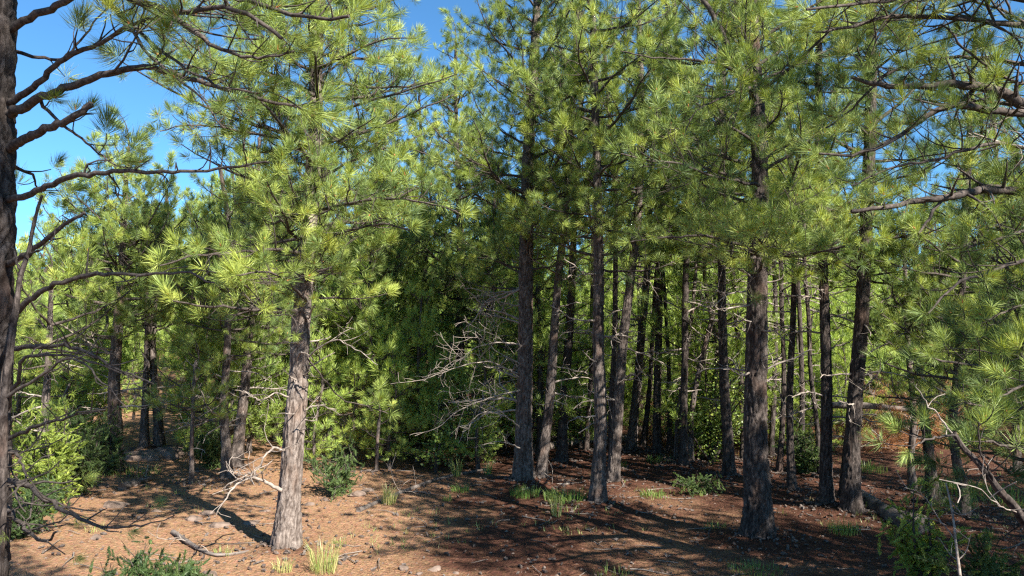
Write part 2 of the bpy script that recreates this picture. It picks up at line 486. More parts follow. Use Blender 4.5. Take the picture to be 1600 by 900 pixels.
def grow(wood, leaves, main, r0, r1, rng, tufts, dead=False, start=0.25, spacing=0.13, twig=0.55, wig=0.10, seg=6, size=1.0, bare=0.0, tw_min=0.12, mat=0, leaf_up=1.1, sub=True):
    """main limb with side twigs; a tuft on each twig's end. All coordinates in the caller's space."""
    P = np.asarray(main, float)
    dl = np.linalg.norm(np.diff(P, axis=0), axis=1); D = np.concatenate([[0], np.cumsum(dl)]); L = D[-1]
    t = D / L
    tube(wood, P, r0 + (r1 - r0) * t ** 0.8, seg, mat)
    T, Nn, B = frames(P)
    def leaf(pos, d):
        if dead or rng.random() < bare: return
        dd = norm(norm(d) + np.array([0, 0, leaf_up * rng.random()]))
        tint = np.clip(rng.normal(0.54, 0.19), 0.05, 1.0)
        put_tuft(leaves, tufts, pos + dd * 0.05, dd, rng, size * (0.58 + 0.55 * rng.random()), tint)
    leaf(P[-1], T[-1])
    s = start * L; side = 1 if rng.random() < 0.5 else -1
    while s < L * 0.97:
        f = s / L
        i = min(int(np.searchsorted(D, s)), len(P) - 1)
        p = np.array([np.interp(s, D, P[:, k]) for k in range(3)])
        tl = max(tw_min, (1 - f) * L * twig * (0.6 + 0.7 * rng.random()))
        hor = np.cross([0, 0, 1.0], T[i]); hor = norm(hor) if np.linalg.norm(hor) > 0.2 else norm(Nn[i])
        up = np.cross(T[i], hor)
        a = R(rng.uniform(35, 70)); roll = rng.normal(0.25, 0.5)
        d = T[i] * math.cos(a) + (hor * side * math.cos(roll) + up * math.sin(roll)) * math.sin(a)
        n = 3 if tl < 0.3 else 5
        Q, de = walk(p, d, tl, n, rng, wig, 0.45 if not dead else 0.1)
        rr = max(0.0025, (r0 + (r1 - r0) * f ** 0.8) * 0.5)
        tube(wood, Q, np.linspace(rr, 0.0022, n + 1), 4, mat)
        leaf(Q[-1], de)
        if tl > 0.2 and sub:
            for q in range(int(tl / 0.12)):
                k = rng.integers(max(1, n // 2), n + 1); g = rng.random()
                pp = Q[k - 1] * (1 - g) + Q[k] * g
                dd = norm(Q[k] - Q[k - 1] + rng.normal(0, 0.65, 3) + np.array([0, 0, 0.25]))
                l2 = rng.uniform(0.06, 0.16) + 0.25 * tl * rng.random()
                Q2, d2 = walk(pp, dd, l2, 3, rng, wig, 0.4 if not dead else 0.0)
                tube(wood, Q2, np.linspace(rr * 0.6, 0.0018, 4), 3, mat)
                leaf(Q2[-1], d2)
                if dead and l2 > 0.14:
                    Q3, _ = walk(Q2[1], norm(dd + rng.normal(0, 0.7, 3)), l2 * 0.6, 2, rng, wig, 0)
                    tube(wood, Q3, np.linspace(rr * 0.4, 0.0015, 3), 3, mat)
        s += spacing * (0.6 + 0.8 * rng.random()); side = -side

# ---- branch prototypes: lie along +X from the origin, shared by all trees
def proto_branch(seed, L, tufts, name, dead=False):
    rng = np.random.default_rng(seed)
    n = 9
    e0 = R(rng.uniform(-12, 12)); e1 = R(rng.uniform(20, 55)) if not dead else R(rng.uniform(-25, 35))
    pts = [np.zeros(3)]; yaw = 0
    for i in range(n):
        t = (i + 0.5) / n
        yaw += rng.normal(0, 0.10 if not dead else 0.22)
        e = e0 + (e1 - e0) * t ** 1.5 + rng.normal(0, 0.08 if not dead else 0.18)
        pts.append(pts[-1] + np.array([math.cos(e) * math.cos(yaw), math.cos(e) * math.sin(yaw), math.sin(e)]) * L / n)
    wood, lv = MB(), MB()
    r0 = 0.006 + 0.011 * L
    grow(wood, lv, pts, r0, 0.004, rng, tufts, dead=dead, start=0.28 if not dead else 0.2, wig=0.18 if not dead else 0.24, spacing=0.082 if not dead else 0.11)
    wm = wood.mesh(name, [M_DEAD if dead else M_BRANCH])
    lm = None if dead else lv.mesh(name + '_needles', [M_NEEDLE, M_BUD], smooth=False)
    return wm, lm

LENS = [0.5, 0.85, 1.25, 1.7, 2.2]
PN = {k: [proto_branch(100 + 10 * i + j, L, TUFT_NEAR, 'near_branch') for j in range(4)] for i, (k, L) in enumerate(zip(range(5), LENS))}
PM = {k: [proto_branch(300 + 10 * i + j, L, TUFT_MID, 'mid_branch') for j in range(4)] for i, (k, L) in enumerate(zip(range(5), LENS))}
PD = [(L, proto_branch(500 + j, L, None, 'bare_branch', dead=True)[0]) for j, L in enumerate([0.18, 0.25, 0.35, 0.4, 0.55, 0.6, 0.8, 0.9, 1.1, 1.3, 1.6])]

def put_branch(parent, base, protos, L, az, el, roll, rng, dead=False):
    if dead:
        k = int(np.argmin([abs(l - L) for l, _ in PD])); l, wm = PD[k]; lm = None
    else:
        k = int(np.argmin([abs(l - L) for l in LENS])); l = LENS[k]
        wm, lm = protos[k][rng.integers(4)]
    o = obj('dead_branch' if dead else 'branch', wm, parent, base)
    o.rotation_euler = (roll, -el, az)
    sc = float(np.clip(L / l, 0.8, 1.25))
    o.scale = (sc, sc, sc)
    if lm is not None:
        nd = obj('needles', lm, o, kind='stuff')
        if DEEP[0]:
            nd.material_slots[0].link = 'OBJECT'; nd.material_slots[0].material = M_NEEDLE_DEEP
    return o

# ------------------------------------------------------------------ trunks
def trunk_mesh(P, rad, seg, rows, seed, mat, amp=1.0, flare=0.30):
    """P: path in tree space (z up), rad: (base radius, top radius)"""
    Q = resample(P, rows)
    D = np.concatenate([[0], np.cumsum(np.linalg.norm(np.diff(Q, axis=0), axis=1))]); t = D / D[-1]
    r = rad[0] + (rad[1] - rad[0]) * t
    r = r * (1 + flare * np.exp(-np.maximum(D - 0.25, 0) / 0.22))
    T, Nn, B = frames(Q)
    th = np.arange(seg) * 2 * math.pi / seg
    C, S = np.cos(th)[None, :], np.sin(th)[None, :]
    rr = r[:, None]
    z = D[:, None] + 0 * C
    fx, fy = C * rr * 1.0, S * rr * 1.0
    lob = 1 + 0.10 * np.exp(-D / 0.5)[:, None] * np.sin(3 * th + seed)[None, :] + 0.16 * np.exp(-np.maximum(D - 0.12, 0) / 0.10)[:, None] * (1 + np.sin(5 * th + seed * 2))[None, :] + 0.05 * (vnoise(fx * 9, fy * 9, z * 1.4, seed) - 0.5) * 2
    fr = 27.0 / max(0.6, min(1.2, rad[0] / 0.13))
    wx = vnoise(fx * 14, fy * 14, z * 9, seed + 3) - 0.5
    wz = vnoise(fx * 9, fy * 9, z * 7, seed + 4) - 0.5
    a = vnoise(fx * fr + wx * 1.3, fy * fr + wx * 1.3, z * 6.0 + wz * 2.0, seed + 1)
    b2 = vnoise(fx * fr * 2.1 + wx, fy * fr * 2.1 - wx, z * 11 + wz * 2, seed + 2)
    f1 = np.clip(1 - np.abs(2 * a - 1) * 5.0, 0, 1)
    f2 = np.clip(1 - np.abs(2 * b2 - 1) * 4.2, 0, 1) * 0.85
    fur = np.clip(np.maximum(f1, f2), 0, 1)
    disp = amp * min(0.022, rad[0] * 0.17) * (0.5 - fur + 0.7 * (vnoise(fx * 55, fy * 55, z * 26, seed + 7) - 0.5))
    disp = disp * (rr / rad[0]) ** 0.5
    RR = rr * lob + disp
    V = Q[:, None, :] + RR[..., None] * (C[..., None] * Nn[:, None, :] + S[..., None] * B[:, None, :])
    n = rows
    i = np.arange(n - 1)[:, None] * seg; j = np.arange(seg)[None, :]; k = (j + 1) % seg
    F = np.stack([i + j, i + k, i + seg + k, i + seg + j], -1).reshape(-1, 4)
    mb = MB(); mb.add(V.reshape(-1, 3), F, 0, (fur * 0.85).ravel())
    return mb.mesh('trunk', [mat]), Q, r

def pine(path_px, w_px, H, label, crown=2.4, Lmax=1.5, near=True, seed=0, mat=None, seg=28, step=0.26, per=3, dead=(0.6, None, 8, 0.5), group=None, cat='pine tree', base_py=None, top_r=0.02, avoid=None, prob=0.9, Y=None, dens_top=None, dead_side=None, apex=None):
    """path_px: trunk axis points in the photograph, base first; all at the depth where the base meets the ground"""
    rng = np.random.default_rng(seed + 1000)
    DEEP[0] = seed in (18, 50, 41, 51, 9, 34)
    if Y is None:
        g = on_ground(*path_px[0])
    else:
        q = at(path_px[0][0], 500, Y); g = Vector((q.x, Y, gh(q.x, Y)))
    r_base = w_px * g.y / FPX / 2 * 0.97
    if Y is None: BASES.append((g.x, g.y, 0.03 + 0.35 * r_base))
    if apex:
        H = (at(apex[0], apex[1], g.y) - g).z - 0.25
        path_px = list(path_px) + [(apex[0], apex[1] + 25)]
    root = empty('pine_tree', (g.x, g.y, g.z), label, cat, group)
    P = [np.array([0, 0, -0.12])]
    for (px, py) in path_px[1:]:
        w = at(px, py, g.y) - g
        P.append(np.array([w.x, rng.normal(0, 0.02), w.z]))
    if P[-1][2] < H:
        k = H - P[-1][2]
        d = norm(P[-1] - P[-2]) if len(P) > 1 else np.array([0, 0, 1.0])
        slope = np.array([np.clip(d[0], -.12, .12), 0.0])
        nn = max(2, int(k / 1.2))
        p = P[-1]
        for q in range(nn):
            slope = slope * 0.7 + rng.normal(0, 0.03, 2)
            p = p + np.array([slope[0], slope[1], 1]) * k / nn
            P.append(p)
    vis = 5.5
    rows = int(H / (0.018 if seg >= 40 else 0.03 if seg >= 24 else 0.07))
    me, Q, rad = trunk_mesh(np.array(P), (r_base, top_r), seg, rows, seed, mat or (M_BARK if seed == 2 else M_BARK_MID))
    obj('trunk', me, root)
    def axis(z):
        i = min(int(np.searchsorted(Q[:, 2], z)), len(Q) - 1)
        return Q[i], rad[i]
    protos = PN if near else PM
    z = crown; ph = rng.random() * 6.28
    while z < H - 0.15:
        f = (z - crown) / (H - crown)
        prof = min(1, 0.6 + f * 2.2) * (1 - f ** 1.6) ** 0.8
        npb = per if dens_top is None or f < 0.6 else dens_top
        for k in range(npb):
            ph += 2.4 + rng.normal(0, 0.35)
            if rng.random() > prob: continue
            if avoid and avoid(z, ph % (2 * math.pi)): continue
            L = max(0.35, Lmax * prof * rng.uniform(0.6, 1.12))
            a, r = axis(z + rng.uniform(-0.08, 0.08))
            el = R(rng.uniform(-12, 18) + 38 * f ** 1.2)
            base = a + np.array([math.cos(ph), math.sin(ph), 0]) * r * 0.4
            put_branch(root, base, protos, L, ph, el, rng.normal(0, 0.3), rng)
        z += step * rng.uniform(0.8, 1.2)
    tp, _ = axis(H - 0.03)
    put_branch(root, tp, protos, 0.5, 0, R(85), 0, rng)
    if dead and dead[2]:
        z0, z1, n, Lm = dead
        z1 = z1 or crown + 0.6
        for k in range(n):
            z = z0 + (z1 - z0) * rng.random()
            a, r = axis(z); ph = rng.random() * 6.28
            if dead_side is not None and rng.random() < 0.75: ph = dead_side + rng.normal(0, 0.5)
            L = Lm * rng.uniform(0.3, 1.25)
            base = a + np.array([math.cos(ph), math.sin(ph), 0]) * r * 0.6
            put_branch(root, base, None, L, ph, R(rng.uniform(-15, 25)), rng.random() * 6.28, rng, dead=True)
    root['_g'] = 0
    del root['_g']
    return root, Q, rad

def limb(root, pts, w0, w1, seed, near=True, dead=False, depth=None, twig=0.3, start=0.2, spacing=0.12, bare=0.0, wig=0.14, seg=8, size=1.0, tw_min=0.12, mat=None, up=1.1, sub=True):
    """a limb drawn through real places: pts are (px, py, depth); w0, w1 are widths in metres"""
    rng = np.random.default_rng(seed)
    g = Vector(root.location)
    W = np.array([at(*p) - g for p in pts])
    n = max(10, int(len(W) * 4))
    Q = resample(W, n)
    Q[1:-1] += rng.normal(0, 0.004, (n - 2, 3))
    wood, lv = MB(), MB()
    m = mat or (M_DEAD if dead else M_BRANCH)
    W_close = min(p[2] for p in pts) < 4.4
    grow(wood, lv, Q, w0 / 2, w1 / 2, rng, TUFT_CLOSE if W_close else TUFT_NEAR, dead=dead, start=start, spacing=spacing, twig=twig, wig=wig, seg=seg, size=size, bare=bare, tw_min=tw_min, leaf_up=up, sub=sub)
    o = obj('dead_branch' if dead else 'branch', wood.mesh('limb', [m]), root)
    if lv.n:
        obj('needles', lv.mesh('limb_needles', [M_NEEDLE, M_BUD], smooth=False), o, kind='stuff')
    return o

# ------------------------------------------------------------------ the named trees
rngG = np.random.default_rng(11)

# T2: the sunlit pine left of the middle
T2, _, _ = pine([(446, 862), (452, 780), (460, 690), (465, 590), (471, 500), (480, 400), (486, 300), (492, 180), (497, 60)], 34, 7.8,
     'stout pine with sunlit pinkish grey trunk standing alone beside the path',
     prob=1.0, crown=2.15, Lmax=1.6, seed=2, seg=56, step=0.2, per=4, dead=(1.05, 2.2, 11, 0.3))
limb(T2, [(440, 766, 6.0), (415, 754, 5.9), (390, 746, 5.8), (365, 762, 5.7), (345, 790, 5.6), (338, 805, 5.6)], 0.035, 0.006, 21, dead=True, twig=0.75, start=0.25, spacing=0.07, wig=0.25)
limb(T2, [(444, 703, 6.0), (428, 700, 5.9), (415, 712, 5.8), (400, 735, 5.8), (375, 748, 5.7), (345, 765, 5.7)], 0.022, 0.005, 22, dead=True, twig=0.6, start=0.2, spacing=0.06, wig=0.28)
limb(T2, [(483, 557, 6.0), (500, 542, 5.9), (525, 532, 5.8), (555, 545, 5.7), (590, 570, 5.7)], 0.016, 0.004, 23, dead=True, twig=0.5, start=0.3, spacing=0.10, wig=0.2)
limb(T2, [(450, 620, 6.0), (430, 615, 5.9), (405, 625, 5.8), (380, 610, 5.8)], 0.016, 0.004, 24, dead=True, twig=0.5, start=0.2, spacing=0.08, wig=0.2)
limb(T2, [(478, 640, 6.0), (500, 633, 6.0), (518, 640, 6.0)], 0.014, 0.003, 25, dead=True, twig=0.9, start=0.1, spacing=0.03, wig=0.2)
# its low bough of bright needles, reaching left
limb(T2, [(470, 485, 6.0), (430, 487, 5.7), (380, 482, 5.4), (320, 478, 5.2), (270, 470, 5.0)], 0.04, 0.01, 26, twig=0.5, start=0.1, spacing=0.07)
limb(T2, [(478, 470, 6.0), (450, 440, 5.6), (420, 425, 5.3), (370, 430, 5.0)], 0.03, 0.01, 27, twig=0.5, start=0.1, spacing=0.07)
limb(T2, [(482, 400, 6.0), (430, 390, 5.6), (360, 395, 5.4), (300, 400, 5.3), (250, 415, 5.2)], 0.035, 0.01, 28, twig=0.45, start=0.1, spacing=0.08)
limb(T2, [(484, 380, 6.0), (530, 365, 5.7), (590, 350, 5.5), (640, 360, 5.4)], 0.035, 0.01, 29, twig=0.5, start=0.15, spacing=0.07)
limb(T2, [(488, 330, 6.0), (540, 320, 5.6), (600, 310, 5.4), (680, 320, 5.2), (720, 335, 5.1)], 0.035, 0.01, 30, twig=0.45, start=0.1, spacing=0.07)

limb(T2, [(492, 150, 6.0), (435, 122, 5.7), (375, 108, 5.5), (320, 112, 5.4), (275, 128, 5.3)], 0.034, 0.008, 31, start=0.1, twig=0.55, spacing=0.07)
limb(T2, [(494, 90, 6.0), (440, 52, 5.8), (380, 40, 5.7), (330, 45, 5.6)], 0.03, 0.008, 32, start=0.1, twig=0.6, spacing=0.07)
limb(T2, [(490, 230, 6.0), (430, 215, 5.7), (350, 200, 5.5), (290, 196, 5.4), (250, 205, 5.3)], 0.034, 0.008, 33, start=0.1, twig=0.5, spacing=0.07)
limb(T2, [(495, 110, 6.0), (545, 85, 5.8), (600, 62, 5.7), (650, 60, 5.6)], 0.03, 0.008, 34, start=0.15, twig=0.5, spacing=0.07)

# T1: big trunk cut by the left edge
T1 = empty('pine_tree', (0, 0, 0), 'big pine trunk cut off by the left edge, long limbs reaching right', 'pine tree')
g1 = at(-48, 500, 3.3); T1.location = (g1.x, 3.3, gh(g1.x, 3.3)); g1 = Vector(T1.location)
P = [np.array([0, 0, -0.1])] + [np.array(at(px, py, 3.3) - g1) for px, py in [(-49, 900), (-44, 700), (-36, 520), (-30, 400), (-24, 200), (-18, 0), (-14, -200)]] + [np.array([0.25, 0, 6.0]), np.array([0.3, 0.05, 8.5])]
me, Q1, rad1 = trunk_mesh(np.array(P), (0.150, 0.03), 72, 480, 4, M_BARK_SHADE, flare=0.2)
obj('trunk', me, T1)
limb(T1, [(18, 45, 3.3), (60, 22, 3.25), (90, 8, 3.2), (120, -8, 3.1), (200, -30, 3.0)], 0.038, 0.02, 41, seg=10, start=0.5, bare=0.4)
limb(T1, [(15, 162, 3.3), (42, 143, 3.2), (62, 128, 3.15), (85, 103, 3.1), (115, 84, 3.05), (150, 72, 3.0), (178, 55, 2.95), (200, 40, 2.9), (240, 30, 2.85)], 0.034, 0.012, 42, seg=10, start=0.55, twig=0.35, spacing=0.07, wig=0.2)
limb(T1, [(15, 178, 3.3), (48, 162, 3.2), (80, 145, 3.1), (120, 131, 3.05), (160, 118, 3.0), (200, 109, 2.98), (235, 107, 2.95), (290, 120, 2.9), (330, 132, 2.9), (400, 152, 2.95), (450, 165, 3.0), (500, 180, 3.05)], 0.045, 0.010, 43, seg=12, start=0.42, twig=0.30, spacing=0.10, wig=0.2, bare=0.6)
limb(T1, [(12, 232, 3.3), (45, 215, 3.2), (75, 200, 3.1), (105, 188, 3.05), (125, 176, 3.0), (143, 162, 3.0)], 0.045, 0.026, 44, seg=12, start=0.9, dead=True, mat=M_BRANCH, tw_min=0.05, sub=False)
limb(T1, [(12, 312, 3.3), (50, 302, 3.2), (90, 283, 3.1), (140, 272, 3.0), (200, 267, 2.95), (260, 268, 2.9), (310, 267, 2.88), (360, 260, 2.86), (420, 254, 2.85)], 0.033, 0.008, 45, seg=10, start=0.35, twig=0.25, spacing=0.10, wig=0.3, bare=0.75)
limb(T1, [(12, 412, 3.3), (40, 398, 3.2), (70, 376, 3.1), (100, 352, 3.05), (132, 332, 3.0)], 0.032, 0.013, 46, seg=8, start=0.6, dead=True, mat=M_BRANCH, tw_min=0.04, sub=False)
limb(T1, [(20, 500, 3.3), (45, 470, 3.2), (80, 448, 3.15), (130, 432, 3.1), (180, 428, 3.05), (240, 428, 3.0), (290, 427, 3.0), (335, 442, 3.0)], 0.030, 0.008, 47, seg=8, start=0.4, twig=0.25, spacing=0.11, wig=0.25, dead=True, mat=M_BRANCH)
limb(T1, [(15, 545, 3.3), (55, 541, 3.2), (110, 542, 3.1), (150, 560, 3.05), (190, 580, 3.0), (240, 600, 2.95)], 0.026, 0.005, 48, dead=True, mat=M_BRANCH, start=0.2, twig=0.35, spacing=0.08, wig=0.25)
limb(T1, [(10, 640, 3.3), (30, 585, 3.15), (38, 560, 3.1), (100, 556, 3.0), (160, 570, 3.0), (210, 590, 3.0)], 0.022, 0.005, 49, dead=True, start=0.4, mat=M_BRANCH, twig=0.35, spacing=0.08, wig=0.25)
limb(T1, [(5, 690, 3.3), (50, 668, 3.2), (90, 657, 3.1), (125, 645, 3.0), (165, 640, 3.0)], 0.022, 0.006, 50, dead=True, mat=M_BRANCH, start=0.5, twig=0.3, spacing=0.1, wig=0.15)
limb(T1, [(0, 752, 3.3), (35, 755, 3.1), (70, 778, 3.0), (105, 800, 2.95), (145, 818, 2.9), (190, 824, 2.85), (232, 818, 2.8)], 0.034, 0.006, 51, start=0.15, twig=0.35, spacing=0.07, wig=0.3, bare=0.88, up=0.1, size=0.5)
limb(T1, [(0, 780, 3.3), (30, 815, 3.0), (55, 840, 2.9), (72, 845, 2.85), (90, 830, 2.8)], 0.026, 0.008, 52, start=0.3, twig=0.4, spacing=0.09, wig=0.3, bare=0.88, size=0.5)
limb(T1, [(8, 700, 3.3), (30, 715, 3.0), (40, 740, 2.9), (25, 775, 2.8), (40, 800, 2.8)], 0.02, 0.005, 53, start=0.2, twig=0.4, spacing=0.08, wig=0.3, bare=0.85, size=0.5)
# limbs from above crossing the top left corner
limb(T1, [(0, -60, 3.3), (90, -40, 3.1), (160, -5, 3.0), (200, 42, 2.9), (235, 88, 2.85), (262, 112, 2.8), (283, 128, 2.8), (320, 160, 2.75), (350, 200, 2.75)], 0.034, 0.006, 54, start=0.55, twig=0.25, spacing=0.09, wig=0.25, bare=0.5)
limb(T1, [(0, -90, 3.3), (120, -50, 3.0), (190, -10, 2.9), (235, 8, 2.8), (270, 18, 2.75), (300, 20, 2.7), (340, 10, 2.65), (390, 25, 2.6), (440, 60, 2.6)], 0.04, 0.014, 55, seg=10, start=0.5, twig=0.5, bare=0.35, spacing=0.06, wig=0.18)
limb(T1, [(0, -120, 3.3), (200, -70, 3.0), (330, -20, 2.8), (420, 10, 2.7), (500, 30, 2.6), (545, 25, 2.55)], 0.045, 0.012, 56, start=0.4, bare=0.35, twig=0.4, spacing=0.07)
limb(T1, [(250, 15, 2.8), (300, 45, 2.8), (340, 75, 2.75), (400, 90, 2.7), (460, 80, 2.7)], 0.025, 0.008, 57, start=0.1, bare=0.35, twig=0.5, spacing=0.07)
limb(T1, [(160, -5, 3.0), (230, 60, 2.9), (300, 112, 2.8), (360, 140, 2.8), (420, 145, 2.8), (470, 170, 2.8)], 0.02, 0.006, 58, start=0.4, twig=0.35, spacing=0.09, bare=0.4)
limb(T1, [(60, 150, 3.2), (75, 175, 3.2), (130, 220, 3.15), (170, 250, 3.1), (200, 262, 3.1)], 0.018, 0.005, 59, start=0.1, twig=0.35, spacing=0.08, wig=0.3, bare=0.1)
limb(T1, [(20, 80, 3.4), (60, 90, 3.4), (100, 90, 3.5), (150, 30, 3.5), (170, 10, 3.5)], 0.02, 0.006, 60, start=0.3, twig=0.4, spacing=0.1, bare=0.1)
limb(T1, [(20, 260, 3.4), (50, 275, 3.5), (60, 300, 3.6)], 0.02, 0.006, 61, start=0.2, twig=0.5, spacing=0.08)

rngU = np.random.default_rng(404)
for k in range(34):                                  # its own crown, above the frame
    z = rngU.uniform(4.3, 8.2); a_ = Q1[min(int(np.searchsorted(Q1[:, 2], z)), len(Q1) - 1)]
    put_branch(T1, a_, PM, rngU.uniform(0.9, 1.9) * (1.15 - 0.08 * z), rngU.random() * 6.28, R(rngU.uniform(-10, 30)), rngU.normal(0, 0.3), rngU)

# T1b: the slim dark stem leaning against it
S1 = empty('pine_tree', (0, 0, 0), 'slim dark leaning stem in front of the big trunk at the left edge', 'dead sapling')
gs = at(-8, 500, 2.95); S1.location = (gs.x, 2.95, gh(gs.x, 2.95)); gs = Vector(S1.location)
P = [np.array([0, 0, -0.05])] + [np.array(at(px, py, 2.95) - gs) for px, py in [(-6, 900), (2, 760), (6, 640), (14, 560), (24, 490), (31, 435), (44, 395), (50, 365), (58, 330), (66, 305)]]
me, _, _ = trunk_mesh(np.array(P), (0.032, 0.005), 24, 120, 8, M_BARK_SHADE, flare=0.0)
obj('trunk', me, S1)
limb(S1, [(33, 420, 2.95), (24, 400, 2.95), (18, 380, 2.95)], 0.012, 0.004, 62, dead=True, mat=M_BRANCH, tw_min=0.04)
limb(S1, [(40, 400, 2.95), (70, 385, 2.9), (92, 350, 2.9), (100, 345, 2.9)], 0.010, 0.003, 63, dead=True, mat=M_BRANCH, tw_min=0.04)
limb(S1, [(8, 620, 2.95), (60, 590, 2.9), (110, 560, 2.85), (160, 600, 2.8), (200, 640, 2.8)], 0.016, 0.004, 64, dead=True, mat=M_BRANCH, start=0.3, spacing=0.09, wig=0.3)

# centre stand
dk = M_BARK_SHADE
T3, _, _ = pine([(818, 757), (818, 690), (820, 600), (821, 500), (822, 400), (825, 250)], 27, 8.5, 'dark upright pine left of centre, one lit strip along its shaded trunk', step=0.2, prob=0.97, crown=2.5, Lmax=1.8, seed=3, seg=44, dead=(0.9, 2.8, 16, 0.9), dead_side=math.pi, per=3, top_r=0.03)
pine([(842, 755), (850, 700), (860, 610), (867, 500), (873, 430), (885, 320), (893, 200)], 16, 7.0, 'slender pine leaning right from the same spot as the dark upright pine', step=0.24, crown=2.9, Lmax=1.25, seed=4, seg=32, dead=(0.8, 3, 12, 0.6), per=2)
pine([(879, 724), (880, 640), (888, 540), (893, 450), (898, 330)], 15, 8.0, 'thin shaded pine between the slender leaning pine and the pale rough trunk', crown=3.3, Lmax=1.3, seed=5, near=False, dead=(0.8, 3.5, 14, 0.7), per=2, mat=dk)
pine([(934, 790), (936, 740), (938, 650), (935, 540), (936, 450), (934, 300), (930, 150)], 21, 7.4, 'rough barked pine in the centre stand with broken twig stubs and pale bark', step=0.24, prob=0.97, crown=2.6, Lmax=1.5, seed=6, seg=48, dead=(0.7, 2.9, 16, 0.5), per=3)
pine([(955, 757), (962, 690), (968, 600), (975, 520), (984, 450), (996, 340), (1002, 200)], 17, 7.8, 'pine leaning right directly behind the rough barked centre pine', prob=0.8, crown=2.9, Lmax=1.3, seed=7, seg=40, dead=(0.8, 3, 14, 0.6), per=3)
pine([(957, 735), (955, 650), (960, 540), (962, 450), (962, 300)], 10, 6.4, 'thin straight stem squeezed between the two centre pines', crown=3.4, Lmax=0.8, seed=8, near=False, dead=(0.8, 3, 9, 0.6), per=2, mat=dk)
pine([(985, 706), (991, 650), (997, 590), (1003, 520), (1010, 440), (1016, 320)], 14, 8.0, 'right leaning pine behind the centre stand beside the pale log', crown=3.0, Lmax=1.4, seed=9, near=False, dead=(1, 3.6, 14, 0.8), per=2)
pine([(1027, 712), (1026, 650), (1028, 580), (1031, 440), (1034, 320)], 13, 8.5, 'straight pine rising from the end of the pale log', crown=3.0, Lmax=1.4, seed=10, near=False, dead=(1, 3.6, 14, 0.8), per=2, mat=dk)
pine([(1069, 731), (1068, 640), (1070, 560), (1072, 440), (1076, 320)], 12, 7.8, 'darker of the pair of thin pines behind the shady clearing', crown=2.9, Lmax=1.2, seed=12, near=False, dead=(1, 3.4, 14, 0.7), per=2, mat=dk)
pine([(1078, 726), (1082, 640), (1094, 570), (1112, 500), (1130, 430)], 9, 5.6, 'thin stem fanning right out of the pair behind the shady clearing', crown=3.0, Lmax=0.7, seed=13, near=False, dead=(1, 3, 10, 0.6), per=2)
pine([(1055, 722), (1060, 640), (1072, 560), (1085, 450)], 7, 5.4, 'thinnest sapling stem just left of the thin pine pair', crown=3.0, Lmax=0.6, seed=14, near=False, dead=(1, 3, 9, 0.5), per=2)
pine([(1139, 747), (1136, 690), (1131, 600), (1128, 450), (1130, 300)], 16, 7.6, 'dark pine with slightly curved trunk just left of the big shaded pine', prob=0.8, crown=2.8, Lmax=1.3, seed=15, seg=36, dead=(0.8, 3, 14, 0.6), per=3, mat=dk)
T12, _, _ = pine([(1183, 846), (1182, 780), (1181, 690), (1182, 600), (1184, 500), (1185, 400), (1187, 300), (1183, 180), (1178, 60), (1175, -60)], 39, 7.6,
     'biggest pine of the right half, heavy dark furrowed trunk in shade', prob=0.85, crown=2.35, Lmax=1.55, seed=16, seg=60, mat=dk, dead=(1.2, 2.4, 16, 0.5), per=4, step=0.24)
limb(T12, [(1175, 385, 6.2), (1140, 378, 5.9), (1100, 368, 5.7), (1060, 370, 5.6), (1010, 373, 5.5), (985, 378, 5.5)], 0.035, 0.008, 71, start=0.3, twig=0.3, spacing=0.1, bare=0.5)
limb(T12, [(1180, 135, 6.2), (1160, 140, 5.9), (1130, 152, 5.6), (1100, 165, 5.5), (1080, 185, 5.4), (1070, 215, 5.3)], 0.03, 0.008, 72, start=0.3, twig=0.5, spacing=0.08)
limb(T12, [(1180, 130, 6.2), (1150, 110, 6.0), (1110, 97, 5.8), (1060, 92, 5.7), (1020, 90, 5.6), (970, 80, 5.6)], 0.04, 0.008, 73, start=0.2, twig=0.4, spacing=0.1, bare=0.4)
limb(T12, [(1172, 125, 6.2), (1150, 95, 6.2), (1130, 55, 6.2), (1110, 20, 6.2), (1095, -10, 6.2)], 0.06, 0.04, 74, start=0.5, twig=0.3, seg=8)
limb(T12, [(1185, 380, 6.2), (1230, 400, 5.6), (1270, 395, 5.1), (1320, 385, 4.8)], 0.03, 0.01, 75, start=0.2, twig=0.55, spacing=0.08)
limb(T12, [(1185, 400, 6.2), (1180, 395, 5.6), (1190, 380, 5.1), (1180, 370, 4.8)], 0.03, 0.01, 76, start=0.2, twig=0.7, spacing=0.07)
limb(T12, [(1185, 290, 6.2), (1100, 270, 5.6), (1060, 255, 5.3), (1010, 250, 5.1), (970, 240, 5.0)], 0.03, 0.01, 77, start=0.3, twig=0.55, spacing=0.08)
limb(T12, [(1165, 455, 6.2), (1135, 462, 6.0), (1110, 480, 5.9), (1080, 470, 5.8)], 0.016, 0.004, 78, dead=True, twig=0.6, start=0.2, spacing=0.08)
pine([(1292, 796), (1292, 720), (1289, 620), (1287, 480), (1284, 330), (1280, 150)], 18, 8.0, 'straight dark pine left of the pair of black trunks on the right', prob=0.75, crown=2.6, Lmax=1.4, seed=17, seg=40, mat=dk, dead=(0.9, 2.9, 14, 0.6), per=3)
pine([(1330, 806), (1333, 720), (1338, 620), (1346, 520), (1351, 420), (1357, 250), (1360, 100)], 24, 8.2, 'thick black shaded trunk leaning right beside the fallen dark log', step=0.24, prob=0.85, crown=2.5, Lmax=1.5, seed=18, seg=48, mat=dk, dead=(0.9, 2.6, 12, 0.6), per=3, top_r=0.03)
pine([(1318, 792), (1322, 720), (1332, 640), (1340, 560)], 15, 3.6, 'shorter black stem tucked against the thick black leaning trunk', crown=2.4, Lmax=0.7, seed=19, seg=32, mat=dk, dead=(0.9, 2.6, 4, 0.3), per=1)
